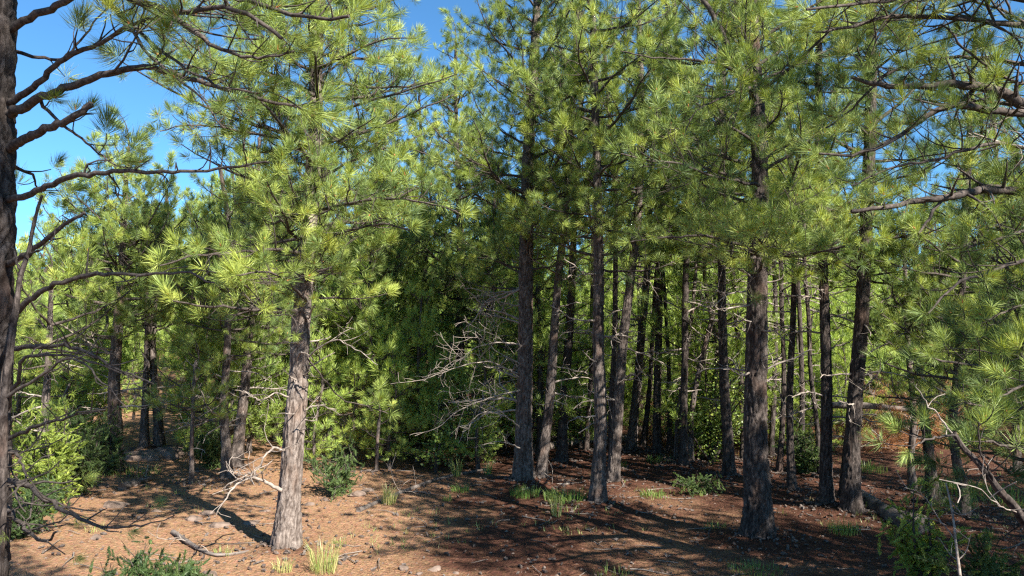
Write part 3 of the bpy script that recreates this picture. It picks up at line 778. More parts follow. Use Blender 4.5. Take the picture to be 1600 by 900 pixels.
pine([(1238, 771), (1236, 700), (1234, 600), (1238, 500), (1240, 400)], 11, 5.6, 'thin dark stem right of the biggest shaded pine', crown=2.9, Lmax=0.8, seed=20, near=False, mat=dk, dead=(0.8, 2.9, 14, 0.6), per=2)
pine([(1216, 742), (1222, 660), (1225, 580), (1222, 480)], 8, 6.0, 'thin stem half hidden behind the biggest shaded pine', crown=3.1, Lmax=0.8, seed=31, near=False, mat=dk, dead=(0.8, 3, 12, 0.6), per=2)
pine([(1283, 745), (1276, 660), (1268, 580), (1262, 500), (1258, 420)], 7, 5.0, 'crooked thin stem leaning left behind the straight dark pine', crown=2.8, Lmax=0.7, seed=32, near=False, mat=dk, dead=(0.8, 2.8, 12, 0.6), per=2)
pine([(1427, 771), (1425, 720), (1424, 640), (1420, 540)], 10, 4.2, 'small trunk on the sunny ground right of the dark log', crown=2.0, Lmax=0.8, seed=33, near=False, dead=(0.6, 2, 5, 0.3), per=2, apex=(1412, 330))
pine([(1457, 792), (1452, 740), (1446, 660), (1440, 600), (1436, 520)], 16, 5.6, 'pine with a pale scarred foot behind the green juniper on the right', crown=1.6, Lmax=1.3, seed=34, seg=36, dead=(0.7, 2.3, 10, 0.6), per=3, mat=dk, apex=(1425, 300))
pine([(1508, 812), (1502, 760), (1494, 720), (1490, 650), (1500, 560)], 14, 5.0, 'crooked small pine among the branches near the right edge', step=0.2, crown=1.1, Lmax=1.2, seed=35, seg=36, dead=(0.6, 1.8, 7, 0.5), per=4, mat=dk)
pine([(1590, 742), (1588, 700), (1584, 640), (1580, 560)], 10, 5.2, 'pale thin trunk close to the right edge', crown=1.2, Lmax=1.4, seed=36, near=False, dead=(0.6, 2, 7, 0.5), per=4)

# the stand that fills the middle distance left of centre
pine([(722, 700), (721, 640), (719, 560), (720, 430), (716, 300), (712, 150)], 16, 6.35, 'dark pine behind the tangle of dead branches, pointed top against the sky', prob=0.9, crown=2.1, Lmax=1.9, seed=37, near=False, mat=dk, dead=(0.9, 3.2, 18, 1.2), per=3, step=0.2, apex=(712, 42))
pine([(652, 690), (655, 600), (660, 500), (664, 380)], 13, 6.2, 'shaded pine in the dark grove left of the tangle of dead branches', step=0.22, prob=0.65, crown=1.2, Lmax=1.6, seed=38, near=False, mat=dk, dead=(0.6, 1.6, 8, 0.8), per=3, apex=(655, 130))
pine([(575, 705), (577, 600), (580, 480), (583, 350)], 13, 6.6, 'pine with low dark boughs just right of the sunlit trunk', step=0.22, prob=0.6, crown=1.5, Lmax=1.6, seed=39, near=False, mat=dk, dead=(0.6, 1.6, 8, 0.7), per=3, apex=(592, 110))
pine([(355, 752), (353, 700), (350, 640), (352, 570), (358, 480), (362, 380)], 15, 4.5, 'crooked pine by the path, left of the pair near the sunlit trunk', crown=1.5, Lmax=1.3, seed=40, near=False, dead=(0.5, 1.8, 14, 0.6), per=4, apex=(345, 235))
pine([(368, 735), (376, 660), (383, 600), (390, 520), (398, 430), (402, 350)], 17, 4.7, 'straight pine behind and right of the crooked pine by the path', crown=1.6, Lmax=1.4, seed=41, near=False, dead=(0.6, 2.2, 14, 0.6), per=4, apex=(405, 190))
pine([(174, 740), (178, 680), (182, 600), (186, 500), (190, 400), (197, 290)], 22, 4.75, 'pointed pine at the left side of the path against blue sky', crown=1.7, Lmax=1.65, seed=42, near=False, dead=(0.7, 1.9, 14, 0.8), per=5, step=0.2, apex=(200, 204))
pine([(226, 706), (227, 650), (228, 600), (230, 500)], 12, 3.9, 'left trunk of the distant pair at the top of the path', crown=1.9, Lmax=1.2, seed=43, near=False, dead=(0.7, 2, 5, 0.5), per=3, apex=(226, 300))
pine([(249, 704), (247, 660), (243, 600), (240, 500)], 14, 4.2, 'right trunk of the distant pair at the top of the path', crown=1.8, Lmax=1.2, seed=44, near=False, dead=(0.7, 2, 5, 0.5), per=3, apex=(262, 280))
pine([(300, 760), (301, 700), (303, 640), (305, 560)], 6, 2.6, 'young bushy pine with bright needles standing left of the sunlit trunk', crown=0.75, Lmax=0.85, seed=45, near=True, seg=20, dead=(0.2, 0.7, 3, 0.2), per=4, step=0.16, apex=(306, 545))
pine([(60, 765), (66, 690), (72, 600), (78, 500), (82, 420)], 14, 3.6, 'loose pine behind the yellow green juniper on the left', crown=1.3, Lmax=1.3, seed=46, near=False, dead=(0.5, 1.5, 6, 0.5), per=3, apex=(72, 400))
pine([(588, 740), (590, 690), (593, 650)], 4, 1.35, 'small pine seedling at the edge of the dark grove', crown=0.45, Lmax=0.45, seed=47, near=False, seg=16, dead=None, per=4, step=0.13, apex=(590, 640))
limb(T2, [(480, 560, 6.0), (530, 620, 6.4), (560, 632, 6.6), (590, 640, 6.6), (606, 646, 6.6)], 0.016, 0.008, 48, twig=0.7, start=0.75, spacing=0.05)

pine([(1655, 960), (1650, 800), (1640, 600)], 14, 3.3, 'bushy young pine half cut by the right edge, in dark shade', crown=0.5, Lmax=1.15, seed=51, near=True, seg=24, mat=dk, dead=(0.2, 0.6, 4, 0.4), per=4, step=0.18)
pine([(765, 712), (766, 640), (768, 560)], 10, 4.3, 'low shaded pine filling the gap left of the dark upright pine', prob=0.7, crown=1.3, Lmax=1.4, seed=52, near=False, mat=dk, dead=(0.5, 1.5, 8, 0.9), per=3, step=0.2)
pine([(505, 700), (506, 640), (508, 560)], 11, 4.6, 'dark pine in the shade just behind the sunlit trunk', prob=0.6, crown=1.1, Lmax=1.2, seed=56, near=False, mat=dk, dead=(0.5, 1.3, 8, 0.7), per=3, step=0.2)
for sd, (tr_, pts_) in enumerate([(0, [(812, 668, 8.9), (785, 648, 8.7), (755, 645, 8.6), (735, 662, 8.5), (730, 695, 8.4)]),
                                  (0, [(812, 590, 8.9), (770, 566, 8.6), (720, 572, 8.4), (670, 590, 8.2), (610, 600, 8.0)]), (0, [(812, 700, 8.9), (780, 690, 8.6), (740, 700, 8.4)]),
                                  (0, [(815, 540, 8.9), (780, 535, 8.7), (740, 545, 8.5), (700, 575, 8.4), (660, 590, 8.3)]), (0, [(812, 610, 8.9), (770, 620, 8.6), (720, 640, 8.4), (680, 670, 8.3), (640, 680, 8.2)])]):
    limb(T3, pts_, 0.020, 0.003, 110 + sd, dead=True, twig=0.5, start=0.2, spacing=0.09, wig=0.26)

for px_, py_, w_, tx_, H_ in [(1003, 704, 8, 1022, 6.2), (1046, 708, 7, 1040, 5.8), (1100, 716, 8, 1128, 6.0), (1162, 722, 9, 1150, 6.4), (1203, 716, 8, 1212, 6.0), (1252, 728, 8, 1248, 5.6), (914, 706, 8, 925, 6.2), (842, 700, 7, 838, 6.0)]:
    lx_ = {1003: 'between the two leaning pines', 1046: 'right of the pine at the pale log end', 1100: 'leaning right, beyond the thin pine pair', 1162: 'hidden left behind the biggest shaded pine', 1203: 'just right behind the biggest shaded pine',
           1252: 'between the thin dark stem and the straight dark pine', 914: 'left behind the rough barked pine', 842: 'behind the slender leaning pine'}[px_]
    pine([(px_, py_), ((px_ + tx_) / 2 + 3, 600), (tx_, 480)], w_, H_, 'slim bare grey pole pine ' + lx_, crown=3.2, Lmax=0.9, seed=600 + px_, near=False, mat=dk, dead=(0.8, 3.2, 12, 0.5), per=2)

# R1: the tree whose trunk stands outside the right edge; its limbs fill the upper right
R1, _, _ = pine([(1730, 1000)], 82, 6.6, 'pine outside the right edge whose dark limbs reach into the upper right', crown=3.9, Lmax=1.6, seed=50, mat=dk, Y=4.3, dead=None, per=2, seg=24)
limb(R1, [(1725, 190, 4.3), (1640, 172, 4.2), (1590, 158, 4.1), (1560, 142, 4.1), (1500, 132, 4.0), (1440, 135, 4.0), (1370, 132, 4.0), (1330, 120, 4.0)], 0.10, 0.02, 81, seg=12, start=0.35, twig=0.35, spacing=0.07, bare=0.45)
limb(R1, [(1725, 200, 4.3), (1650, 188, 4.2), (1600, 178, 4.1), (1540, 172, 4.0), (1490, 165, 3.9), (1440, 188, 3.9), (1395, 220, 3.8), (1340, 240, 3.8), (1280, 240, 3.8)], 0.07, 0.012, 82, seg=10, start=0.35, twig=0.35, spacing=0.07, bare=0.4)
limb(R1, [(1725, 300, 4.3), (1640, 298, 4.2), (1570, 298, 4.1), (1520, 297, 4.0), (1480, 310, 3.9), (1430, 315, 3.9), (1380, 325, 3.8), (1330, 330, 3.8)], 0.075, 0.02, 83, seg=10, start=0.35, twig=0.35, spacing=0.08, bare=0.5)
limb(R1, [(1500, 300, 3.95), (1465, 320, 3.9), (1445, 350, 3.85), (1435, 365, 3.8)], 0.022, 0.012, 84, start=0.8, twig=0.4)
limb(R1, [(1640, 130, 4.2), (1590, 128, 4.1), (1550, 108, 4.0), (1500, 70, 3.9), (1480, 45, 3.9), (1430, 40, 3.8)], 0.022, 0.008, 85, start=0.2, twig=0.5, spacing=0.07, wig=0.25, bare=0.5, dead=False)
limb(R1, [(1720, 50, 4.3), (1600, 40, 4.1), (1500, 30, 3.9), (1400, 25, 3.7), (1320, 45, 3.6), (1270, 50, 3.5)], 0.05, 0.012, 86, start=0.25, twig=0.45, spacing=0.06)
limb(R1, [(1720, 20, 4.3), (1620, 0, 4.0), (1480, -10, 3.7), (1350, 5, 3.4), (1260, 15, 3.3)], 0.05, 0.012, 87, start=0.25, twig=0.45, spacing=0.07)
limb(R1, [(1600, 100, 4.4), (1500, 90, 4.5), (1400, 110, 4.5), (1330, 170, 4.5), (1290, 200, 4.5)], 0.03, 0.01, 88, start=0.25, twig=0.5, spacing=0.08)
limb(R1, [(1640, 250, 4.3), (1580, 225, 4.2), (1520, 230, 4.0), (1460, 250, 3.9), (1400, 260, 3.8), (1330, 290, 3.7)], 0.03, 0.008, 89, start=0.2, twig=0.45, spacing=0.08, bare=0.45)
limb(R1, [(1640, 60, 4.3), (1590, 60, 4.3), (1540, 85, 4.3), (1560, 120, 4.3)], 0.012, 0.004, 90, dead=True, start=0.2, twig=0.5, spacing=0.1, wig=0.3)
limb(R1, [(1700, 240, 4.3), (1600, 230, 4.2), (1540, 215, 4.1), (1490, 190, 4.1), (1470, 150, 4.1)], 0.018, 0.005, 91, dead=True, start=0.2, twig=0.5, spacing=0.09, wig=0.3)
limb(R1, [(1720, 420, 4.3), (1640, 400, 4.2), (1560, 420, 4.0), (1500, 440, 3.9), (1450, 490, 3.8)], 0.035, 0.01, 92, start=0.2, twig=0.5, spacing=0.09, bare=0.25)
limb(R1, [(1720, 520, 4.3), (1640, 530, 4.2), (1580, 560, 4.1), (1520, 570, 4.0), (1460, 560, 3.9)], 0.035, 0.01, 93, start=0.2, twig=0.5, spacing=0.08, bare=0.15)
limb(R1, [(1720, 600, 4.3), (1650, 620, 4.2), (1580, 640, 4.0), (1510, 630, 3.9)], 0.035, 0.01, 94, start=0.2, twig=0.5, spacing=0.08, bare=0.1)
limb(R1, [(1720, 470, 4.3), (1650, 470, 4.2), (1590, 480, 4.1), (1540, 500, 4.0)], 0.03, 0.01, 96, start=0.1, twig=0.55, spacing=0.07)
limb(R1, [(1720, 570, 4.0), (1650, 590, 3.8), (1600, 600, 3.6), (1560, 620, 3.5)], 0.03, 0.01, 97, start=0.1, twig=0.55, spacing=0.07)
limb(R1, [(1720, 360, 4.3), (1660, 350, 4.2), (1600, 360, 4.1), (1540, 380, 4.0), (1480, 390, 3.9)], 0.03, 0.01, 98, start=0.15, twig=0.5, spacing=0.08)
limb(R1, [(1720, 660, 4.2), (1660, 690, 4.0), (1600, 700, 3.8), (1540, 690, 3.6)], 0.03, 0.01, 95, start=0.2, twig=0.5, spacing=0.08, bare=0.2)

# a low leaning sapling in the lower right corner, with the bright tuft at its tip
S2 = empty('pine_tree', (0, 0, 0), 'leaning sapling in the lower right corner with one bright needle tuft at its tip', 'sapling')
q = at(1650, 500, 3.7); S2.location = (q.x, 3.7, gh(q.x, 3.7)); q = Vector(S2.location)
P = [np.array([0, 0, -0.05])] + [np.array(at(a_, b_, c_) - q) for a_, b_, c_ in [(1625, 870, 3.65), (1590, 800, 3.6), (1560, 765, 3.55), (1530, 725, 3.5), (1505, 700, 3.5), (1490, 675, 3.5)]]
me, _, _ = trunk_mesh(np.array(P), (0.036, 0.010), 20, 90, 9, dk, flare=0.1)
obj('trunk', me, S2)
limb(S2, [(1492, 680, 3.5), (1465, 684, 3.45), (1440, 690, 3.4), (1425, 702, 3.35)], 0.012, 0.008, 101, start=0.55, twig=0.5, spacing=0.05, size=0.95)
limb(S2, [(1505, 700, 3.5), (1470, 655, 3.5), (1445, 625, 3.5), (1432, 600, 3.5)], 0.012, 0.003, 102, dead=True, start=0.3, twig=0.3)
limb(S2, [(1560, 765, 3.55), (1545, 735, 3.5), (1530, 700, 3.45), (1530, 660, 3.4)], 0.014, 0.006, 103, start=0.3, twig=0.5, bare=0.2)
limb(S2, [(1590, 800, 3.6), (1560, 790, 3.4), (1520, 760, 3.3), (1490, 755, 3.2)], 0.007, 0.003, 104, dead=True, start=0.2, twig=0.5)

# unseen pines added right of and behind the camera to shade the view
SHADE_CASTERS = [((5.9, 3.1), 5.6, 1.6), ((7.2, 3.9), 6.0, 1.6), ((9.0, 4.6), 6.6, 1.8), ((8.2, 6.6), 5.2, 1.6), ((7.8, 1.5), 7.0, 3.0), ((9.4, 2.3), 7.4, 3.0), ((6.5, 1.1), 7.6, 3.7), ((5.6, 0.2), 8.0, 6.2), ((2.6, -2.2), 12.0, 5.6), ((1.6, -3.4), 12.5, 5.8)]
for i, ((x, y), H, cr) in enumerate(SHADE_CASTERS):
    rt, _, _ = pine([(800, 1000)], 50, H, '', crown=cr, Lmax=1.6, seed=200 + i, near=False, mat=dk, Y=6.0, dead=None, prob=0.5 if i == 6 else 0.7 if i in (0, 1, 4) else 0.85, per=2 if i == 7 else 4, step=0.30 if i < 7 else 0.4, seg=16)
    rt.location = (x, y, gh(x, y))
    rt['label'] = 'unseen pine added outside the view to shade the clearing'
    rt['group'] = 'unseen pines added to shade the clearing'

# ------------------------------------------------------------------ background forest: whole-tree prototypes, each placed tree is its own object
def forest_proto(seed, H, crown, Lmax, rb, tufts, per=4, step=0.3, mat=None):
    rng = np.random.default_rng(seed)
    P = np.array([[0, 0, -0.15], [rng.normal(0, .05), rng.normal(0, .05), H * 0.3], [rng.normal(0, .12), rng.normal(0, .12), H * 0.65], [rng.normal(0, .1), 0, H]])
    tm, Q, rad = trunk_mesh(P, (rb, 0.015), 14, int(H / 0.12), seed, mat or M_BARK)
    wood, lv = MB(), MB()
    z = crown; ph = 0
    while z < H - 0.1:
        f = (z - crown) / (H - crown)
        prof = min(1, 0.55 + f * 2.2) * (1 - f ** 1.5) ** 0.8
        for k in range(per):
            ph += 2.4 + rng.normal(0, 0.4)
            if rng.random() < 0.1: continue
            L = max(0.3, Lmax * prof * rng.uniform(0.6, 1.15))
            a = Q[min(int(np.searchsorted(Q[:, 2], z)), len(Q) - 1)]
            e0 = R(rng.uniform(-15, 15) + 35 * f); e1 = e0 + R(rng.uniform(5, 35))
            pts = [a]
            for i in range(5):
                e = e0 + (e1 - e0) * i / 4
                pts.append(pts[-1] + np.array([math.cos(e) * math.cos(ph), math.cos(e) * math.sin(ph), math.sin(e)]) * L / 5 + rng.normal(0, 0.02, 3))
            grow(wood, lv, pts, 0.010 + 0.008 * L, 0.004, rng, tufts, start=0.2, spacing=0.125, twig=0.55, seg=4, tw_min=0.15)
        z += step * rng.uniform(0.8, 1.2)
    for k in range(14):
        z = rng.uniform(0.5, crown + 0.4); ph = rng.random() * 6.28; L = rng.uniform(0.2, 0.9)
        a = Q[min(int(np.searchsorted(Q[:, 2], z)), len(Q) - 1)]
        pts, _ = walk(a, np.array([math.cos(ph), math.sin(ph), rng.uniform(-.2, .3)]), L, 5, rng, 0.15, 0)
        grow(wood, None, pts, 0.008, 0.003, rng, None, dead=True, start=0.3, spacing=0.2, seg=4, sub=False)
    return tm, wood.mesh('limbs', [M_BRANCH]), lv.mesh('crown', [M_FAR, M_BUD], smooth=False)

FP = [forest_proto(700 + i, H, c, L, r, TUFT_FAR, mat=(dk if i % 2 else M_BARK_MID)) for i, (H, c, L, r) in enumerate([(5.6, 0.7, 1.7, 0.065), (6.6, 1.2, 1.75, 0.07), (4.4, 0.35, 1.5, 0.055), (5.0, 0.5, 1.6, 0.06), (3.0, 0.2, 1.2, 0.04), (7.2, 1.6, 1.8, 0.08)])]
FH = [5.6, 6.6, 4.4, 5.0, 3.0, 7.2]

def far_tree(x, y, k, sc, label, group, rz):
    tm, wm, lm = FP[k]
    r = empty('pine_tree', (x, y, gh(x, y)), label, 'pine tree', group)
    r.rotation_euler = (0, 0, rz); r.scale = (sc, sc, sc)
    obj('trunk', tm, r); obj('limbs', wm, r, kind='stuff'); obj('crown', lm, r, kind='stuff')
    return r

def px_of(x, y):
    return 800 + FPX * x / (y * math.cos(PITCH))

rngF = np.random.default_rng(77)
placed = []; far = []
def too_near(x, y, d):
    return any((x - a) ** 2 + (y - b) ** 2 < d * d for a, b in placed)
for band, (y0, y1, n, dmin) in enumerate([(11.2, 17, 30, 1.35), (17, 26, 58, 1.7), (26, 50, 130, 2.0)]):
    made = 0; tries = 0
    while made < n and tries < 4000:
        tries += 1
        y = rngF.uniform(y0, y1); px = rngF.uniform(-120, 1720); x = (px - 800) / FPX * y
        if too_near(x, y, dmin): continue
        if band == 0:
            if 150 < px < 340: continue                 # the path climbs here
            if 880 < px < 1060 and y < 13.5: continue
            if 1340 < px < 1600 and y < 14: continue
        if band == 1 and 190 < px < 300 and y < 20: continue
        # how tall a tree may be here before it would close the sky that the photograph shows
        sky_y = np.interp(px, [-200, 60, 130, 260, 330, 560, 620, 760, 1250, 1400, 1450, 1720], [400, 395, 350, 310, 230, 200, 220, 240, 270, 300, 330, 330])
        d = ray(px, sky_y); zmax = CZ + d.z / d.y * y - gh(x, y)
        k = int(rngF.integers(6)); sc = rngF.uniform(0.85, 1.15)
        if FH[k] * sc > zmax:
            k = [i for i in range(6)][int(np.argmin([abs(h - zmax * 0.92) for h in FH]))]
            sc = min(sc, zmax * rngF.uniform(0.85, 1.0) / FH[k])
            if sc < 0.6: continue
        placed.append((x, y)); made += 1
        far.append((x, y, k, sc, band, px))
LM = [(20, 'the left edge trunk'), (120, 'the rounded juniper'), (180, 'the pointed pine'), (250, 'the path top pair'), (355, 'the crooked pine'), (450, 'the sunlit trunk'),
      (535, 'the small dark juniper'), (600, 'the dark grove'), (720, 'the dead branch tangle'), (818, 'the dark upright pine'), (880, 'the thin shaded pine'), (936, 'the rough barked pine'), (1000, 'the centre stand'),
      (1070, 'the thin pine pair'), (1133, 'the curved dark pine'), (1182, 'the biggest shaded pine'), (1238, 'the thin dark stem'), (1290, 'the straight dark pine'), (1340, 'the thick black trunk'),
      (1430, 'the brush pile'), (1505, 'the crooked small pine'), (1590, 'the right edge')]
KW = ['full crowned', 'tall open crowned', 'short wide', 'middle sized dense', 'low young bushy', 'tallest high crowned']
for px_, y_, k_, sc_ in [(105, 10.6, 4, .75), (140, 12.2, 4, 1.0), (330, 11.0, 4, .7), (395, 11.6, 4, .8), (345, 12.4, 4, 1.0), (60, 13.0, 4, 1.1), (215, 15.5, 4, .6), (497, 10.4, 4, .6), (560, 11.0, 4, .8), (612, 10.6, 4, .55), (655, 11.4, 4, .85), (705, 11.0, 4, .6), (748, 10.7, 4, .65), (835, 12.6, 4, .55), (870, 13.6, 4, .7), (905, 12.8, 4, .5), (1010, 14.2, 4, .65), (1048, 13.2, 4, .5), (1090, 12.4, 4, .7), (1125, 12.2, 4, .85), (1160, 13.0, 4, .6), (1205, 12.0, 4, .75), (1232, 13.4, 4, .9),
                         (1262, 11.8, 4, .5), (1275, 13.6, 4, .8), (1312, 13.0, 4, .6), (965, 14.6, 4, .8), (690, 12.8, 4, .7), (790, 13.8, 4, .8), (480, 13.5, 4, .8), (420, 13.0, 4, .7), (130, 11.5, 4, .7), (40, 11.5, 4, .9)]:
    far.append(((px_ - 800) / FPX * y_, y_, k_, sc_, 0, px_))
alike = {}
for (x, y, k, sc, band, px) in far:
    lx, ln = min(LM, key=lambda q: abs(q[0] - px))
    rel = 'behind' if abs(lx - px) < 12 else 'left of' if px < lx else 'right of'
    row = ['close behind', 'farther back,', 'far back,'][band]
    where = f'close behind, {rel} {ln}' if band == 0 and rel != 'behind' else f'standing close behind {ln}' if band == 0 else (f'{"midway back" if band == 1 else "far back"} in the wood {rel} {ln}')
    base_ = f"{KW[k]} pine {['close behind', 'midway back', 'far back'][band]}, {rel} {ln}"
    alike.setdefault(base_, []).append((px, x, y, k, sc, band))
ORD = ['leftmost', 'second from left', 'third from left', 'fourth from left', 'fifth from left', 'sixth from left', 'seventh from left', 'eighth from left', 'ninth from left']
for base_, rows_ in alike.items():
    rows_.sort()
    for q, (px, x, y, k, sc, band) in enumerate(rows_):
        lab = base_ if len(rows_) == 1 else base_ + ', ' + ORD[min(q, 8)]
        far_tree(x, y, k, sc, lab, 'background pines of the wood', rngF.random() * 6.28)

# wooded rise that closes the view behind the last separate trees
def far_wood():
    rng = np.random.default_rng(9)
    mb = MB()
    for k in range(4200):
        y = rng.uniform(50, 85); x = (rng.uniform(-350, 1950) - 800) / FPX * y
        z = gh(x, y) + 6.2 * rng.random() ** 1.3 * min(1, (0.5 + 0.6 * vnoise(x * 0.25, y * 0.25)))
        put_tuft(mb, TUFT_FAR, np.array([x, y, z]), rng.normal(0, 1, 3) + [0, 0, 1], rng, rng.uniform(2.5, 4.5), np.clip(rng.normal(0.5, 0.25), 0, 1))
    o = obj('far_woods', mb.mesh('far_woods', [M_FAR, M_BUD], smooth=False))
    tag(o, 'distant wood on the rise closing the view behind the pines', kind='stuff')
far_wood()

# ------------------------------------------------------------------ shrubs
def shrub_mesh(seed, h, w, leaf, nstem=9, dens=16):
    rng = np.random.default_rng(seed)
    wood, lv = MB(), MB()
    for s in range(nstem):
        ph = rng.random() * 6.28; out = rng.uniform(0.1, 1.0)
        top = np.array([math.cos(ph) * w * out, math.sin(ph) * w * out, h * rng.uniform(0.35, 1.12) * (1 - 0.35 * out)])
        Q = resample(np.array([[0, 0, -0.03], top * [0.3, 0.3, 0.45] + rng.normal(0, 0.03, 3), top]), 8)
        tube(wood, Q, np.linspace(0.007 + 0.010 * h, 0.003, 8), 5)
        for k in range(dens):
            f = rng.uniform(0.25, 1.0); p = Q[int(f * 7)]
            d = rng.normal(0, 1, 3) + [0, 0, 0.4]
            T_, e = walk(p, d, rng.uniform(0.12, 0.32) * (0.5 + h * 0.4), 3, rng, 0.2, 0.3)
            tube(wood, T_, [0.004, 0.003, 0.002, 0.0015], 3)
            tint = np.clip(rng.normal(0.5, 0.18), 0, 1)
            if leaf == 'juniper':
                for q in range(4 if s % 3 else 6):
                    put_tuft(lv, TUFT_JUN, T_[1 + q % 3] + rng.normal(0, 0.03, 3), e + rng.normal(0, 0.45, 3), rng, rng.uniform(0.7, 1.4), tint)
            else:
                n = 16
                c = T_[rng.integers(1, 4, n)] + rng.normal(0, 0.05, (n, 3))
                a = rng.normal(size=(n, 3)); a /= np.linalg.norm(a, axis=1)[:, None]
                b_ = np.cross(a, rng.normal(size=(n, 3))); b_ /= np.linalg.norm(b_, axis=1)[:, None]
                l = rng.uniform(0.03, 0.055, n)[:, None]
                V = np.stack([c, c + a * l * 0.5 + b_ * l * 0.32, c + a * l, c + a * l * 0.5 - b_ * l * 0.32], 1)
                lv.add(V.reshape(-1, 3), np.arange(n * 4).reshape(n, 4), 0, np.clip(tint + np.repeat(rng.normal(0, .1, n), 4), 0, 1))
    return wood.mesh('stem', [M_BRANCH]), lv.mesh('foliage', [M_JUNIPER_LIT if seed in (1, 5) else M_JUNIPER_SHADE if leaf == 'juniper' else M_LEAF], smooth=False)

def shrub(px, py, h, w, leaf, label, seed, cat, Y=None, nstem=9, dens=16, name=None):
    if Y is None: g = on_ground(px, py)
    else:
        g = at(px, 500, Y); g.z = gh(g.x, Y)
    r = empty(name or ('juniper_bush' if leaf == 'juniper' else 'leafy_shrub'), g, label, cat)
    a, b_ = shrub_mesh(seed, h, w, leaf, nstem, dens)
    obj('stem', a, r); obj('foliage', b_, r, kind='stuff')
    return r

shrub(78, 800, 1.08, 0.46, 'juniper', 'bright yellow green rounded juniper on the left behind the dark stem', 1, 'bush', nstem=18, dens=16)
shrub(115, 775, 0.9, 0.6, 'juniper', 'lower darker juniper spreading right of the yellow green one', 2, 'bush', nstem=16, dens=16)
shrub(535, 772, 0.62, 0.42, 'juniper', 'small dark rounded juniper right of the sunlit trunk', 3, 'bush', nstem=8, dens=10)
shrub(235, 985, 0.42, 0.36, 'juniper', 'dark juniper seedling cut by the bottom edge left of the sunlit trunk', 4, 'bush', nstem=12, dens=16)
shrub(1448, 925, 0.80, 0.30, 'juniper', 'upright bright green juniper near the lower right corner', 5, 'bush', nstem=8, dens=9)
shrub(1560, 960, 0.62, 0.36, 'juniper', 'low dark juniper cut by the lower right corner', 6, 'bush', nstem=7, dens=8)
shrub(1092, 772, 0.26, 0.38, 'juniper', 'low green shrub in the shade left of the biggest shaded pine', 7, 'shrub', nstem=6, dens=5)  # leafy shrub; juniper foliage used for its dark tone, in place of shade
shrub(1112, 722, 2.1, 0.75, 'oak', 'tall sunlit leafy shrub behind the curved dark pine', 8, 'shrub', nstem=16, dens=18)
shrub(1090, 700, 1.7, 0.6, 'oak', 'smaller lit leafy shrub behind the thin pine pair', 18, 'shrub', nstem=12, dens=14)
shrub(680, 738, 1.0, 0.30, 'oak', 'thin pale stemmed sapling with few leaves below the dead branches', 9, 'sapling', nstem=4, dens=10)
shrub(748, 722, 1.3, 0.5, 'oak', 'shaded leafy shrub under the dark upright pine', 10, 'shrub', nstem=10, dens=10)
shrub(640, 715, 1.1, 0.7, 'juniper', 'dark juniper mound at the foot of the dark grove', 11, 'bush', nstem=18, dens=14)
shrub(1262, 742, 0.8, 0.5, 'juniper', 'low pine green bush between the dark trunks on the right', 12, 'bush', nstem=12, dens=12)
shrub(905, 690, 1.1, 0.6, 'oak', 'leafy shrub behind the pale log', 13, 'shrub', nstem=12, dens=12)
shrub(330, 735, 0.7, 0.4, 'juniper', 'green juniper beside the crooked pine by the path', 14, 'bush', nstem=12, dens=12)
shrub(165, 742, 0.7, 0.5, 'juniper', 'green low bush at the foot of the pointed pine', 15, 'bush', nstem=12, dens=12)
shrub(20, 842, 0.5, 0.45, 'juniper', 'dark low juniper beside the big trunk at the left edge', 16, 'bush', nstem=12, dens=12)
rngB = np.random.default_rng(55)
for i in range(48):
    y = rngB.uniform(13, 30); px = rngB.uniform(-60, 1680)
    if 170 < px < 320: continue
    x = (px - 800) / FPX * y
    if i == 0 or i % 4 == 0:
        sm = shrub_mesh(60 + i, rngB.uniform(1.0, 1.7), rngB.uniform(0.5, 0.8), 'oak' if i % 8 else 'juniper', 14, 14)
    lx, ln = min(LM, key=lambda q: abs(q[0] - px))
    rel = 'behind' if abs(lx - px) < 12 else 'left of' if px < lx else 'right of'
    dd = 'nearer' if y < 17 else 'midway' if y < 23 else 'farther'
    r = empty('undergrowth_shrub', (x, y, gh(x, y)), f'{dd} green undergrowth shrub {rel} {ln}', 'shrub', f'{dd} undergrowth shrubs {rel} {ln}')
    r.rotation_euler.z = rngB.random() * 6
    obj('stem', sm[0], r); obj('foliage', sm[1], r, kind='stuff')

# ------------------------------------------------------------------ grass clumps
def grass_mesh(seed, n, h, spread, tint, w=0.004):
    rng = np.random.default_rng(seed); mb = MB()
    ph = rng.random(n) * 6.28; rr = spread * np.sqrt(rng.random(n)) * 0.5
    b0 = np.stack([np.cos(ph) * rr, np.sin(ph) * rr, 0 * rr - 0.01], -1)
    lean = rng.uniform(0.05, 0.75, n); ph2 = ph + rng.normal(0, 0.6, n); hh = h * rng.uniform(0.4, 1.05, n)
    d = np.stack([np.cos(ph2), np.sin(ph2), 0 * ph2], -1)
    s = np.stack([-np.sin(ph2 + rng.normal(0, 1, n)), np.cos(ph2), 0 * ph2], -1) * w / 2
    p1 = b0 + d * (lean * hh * 0.25)[:, None] + np.array([0, 0, 1]) * (hh * 0.55)[:, None]
    p2 = b0 + d * (lean * hh * 0.8)[:, None] + np.array([0, 0, 1]) * (hh * (1.0 - 0.3 * lean))[:, None]
    V = np.stack([b0 - s, b0 + s, p1 + s * 0.8, p1 - s * 0.8, p2], 1).reshape(-1, 3)
    k = np.arange(n)[:, None] * 5
    tt = np.repeat(np.clip(tint + rng.normal(0, 0.15, n), 0, 1), 5)
    mb.add(V, k + np.array([0, 1, 2, 3]), 0, tt)
    mb.f3.append(k + np.array([3, 2, 4])); mb.m3.append(np.zeros(n, int))
    return mb.mesh('grass_blades', [M_GRASS], smooth=False)
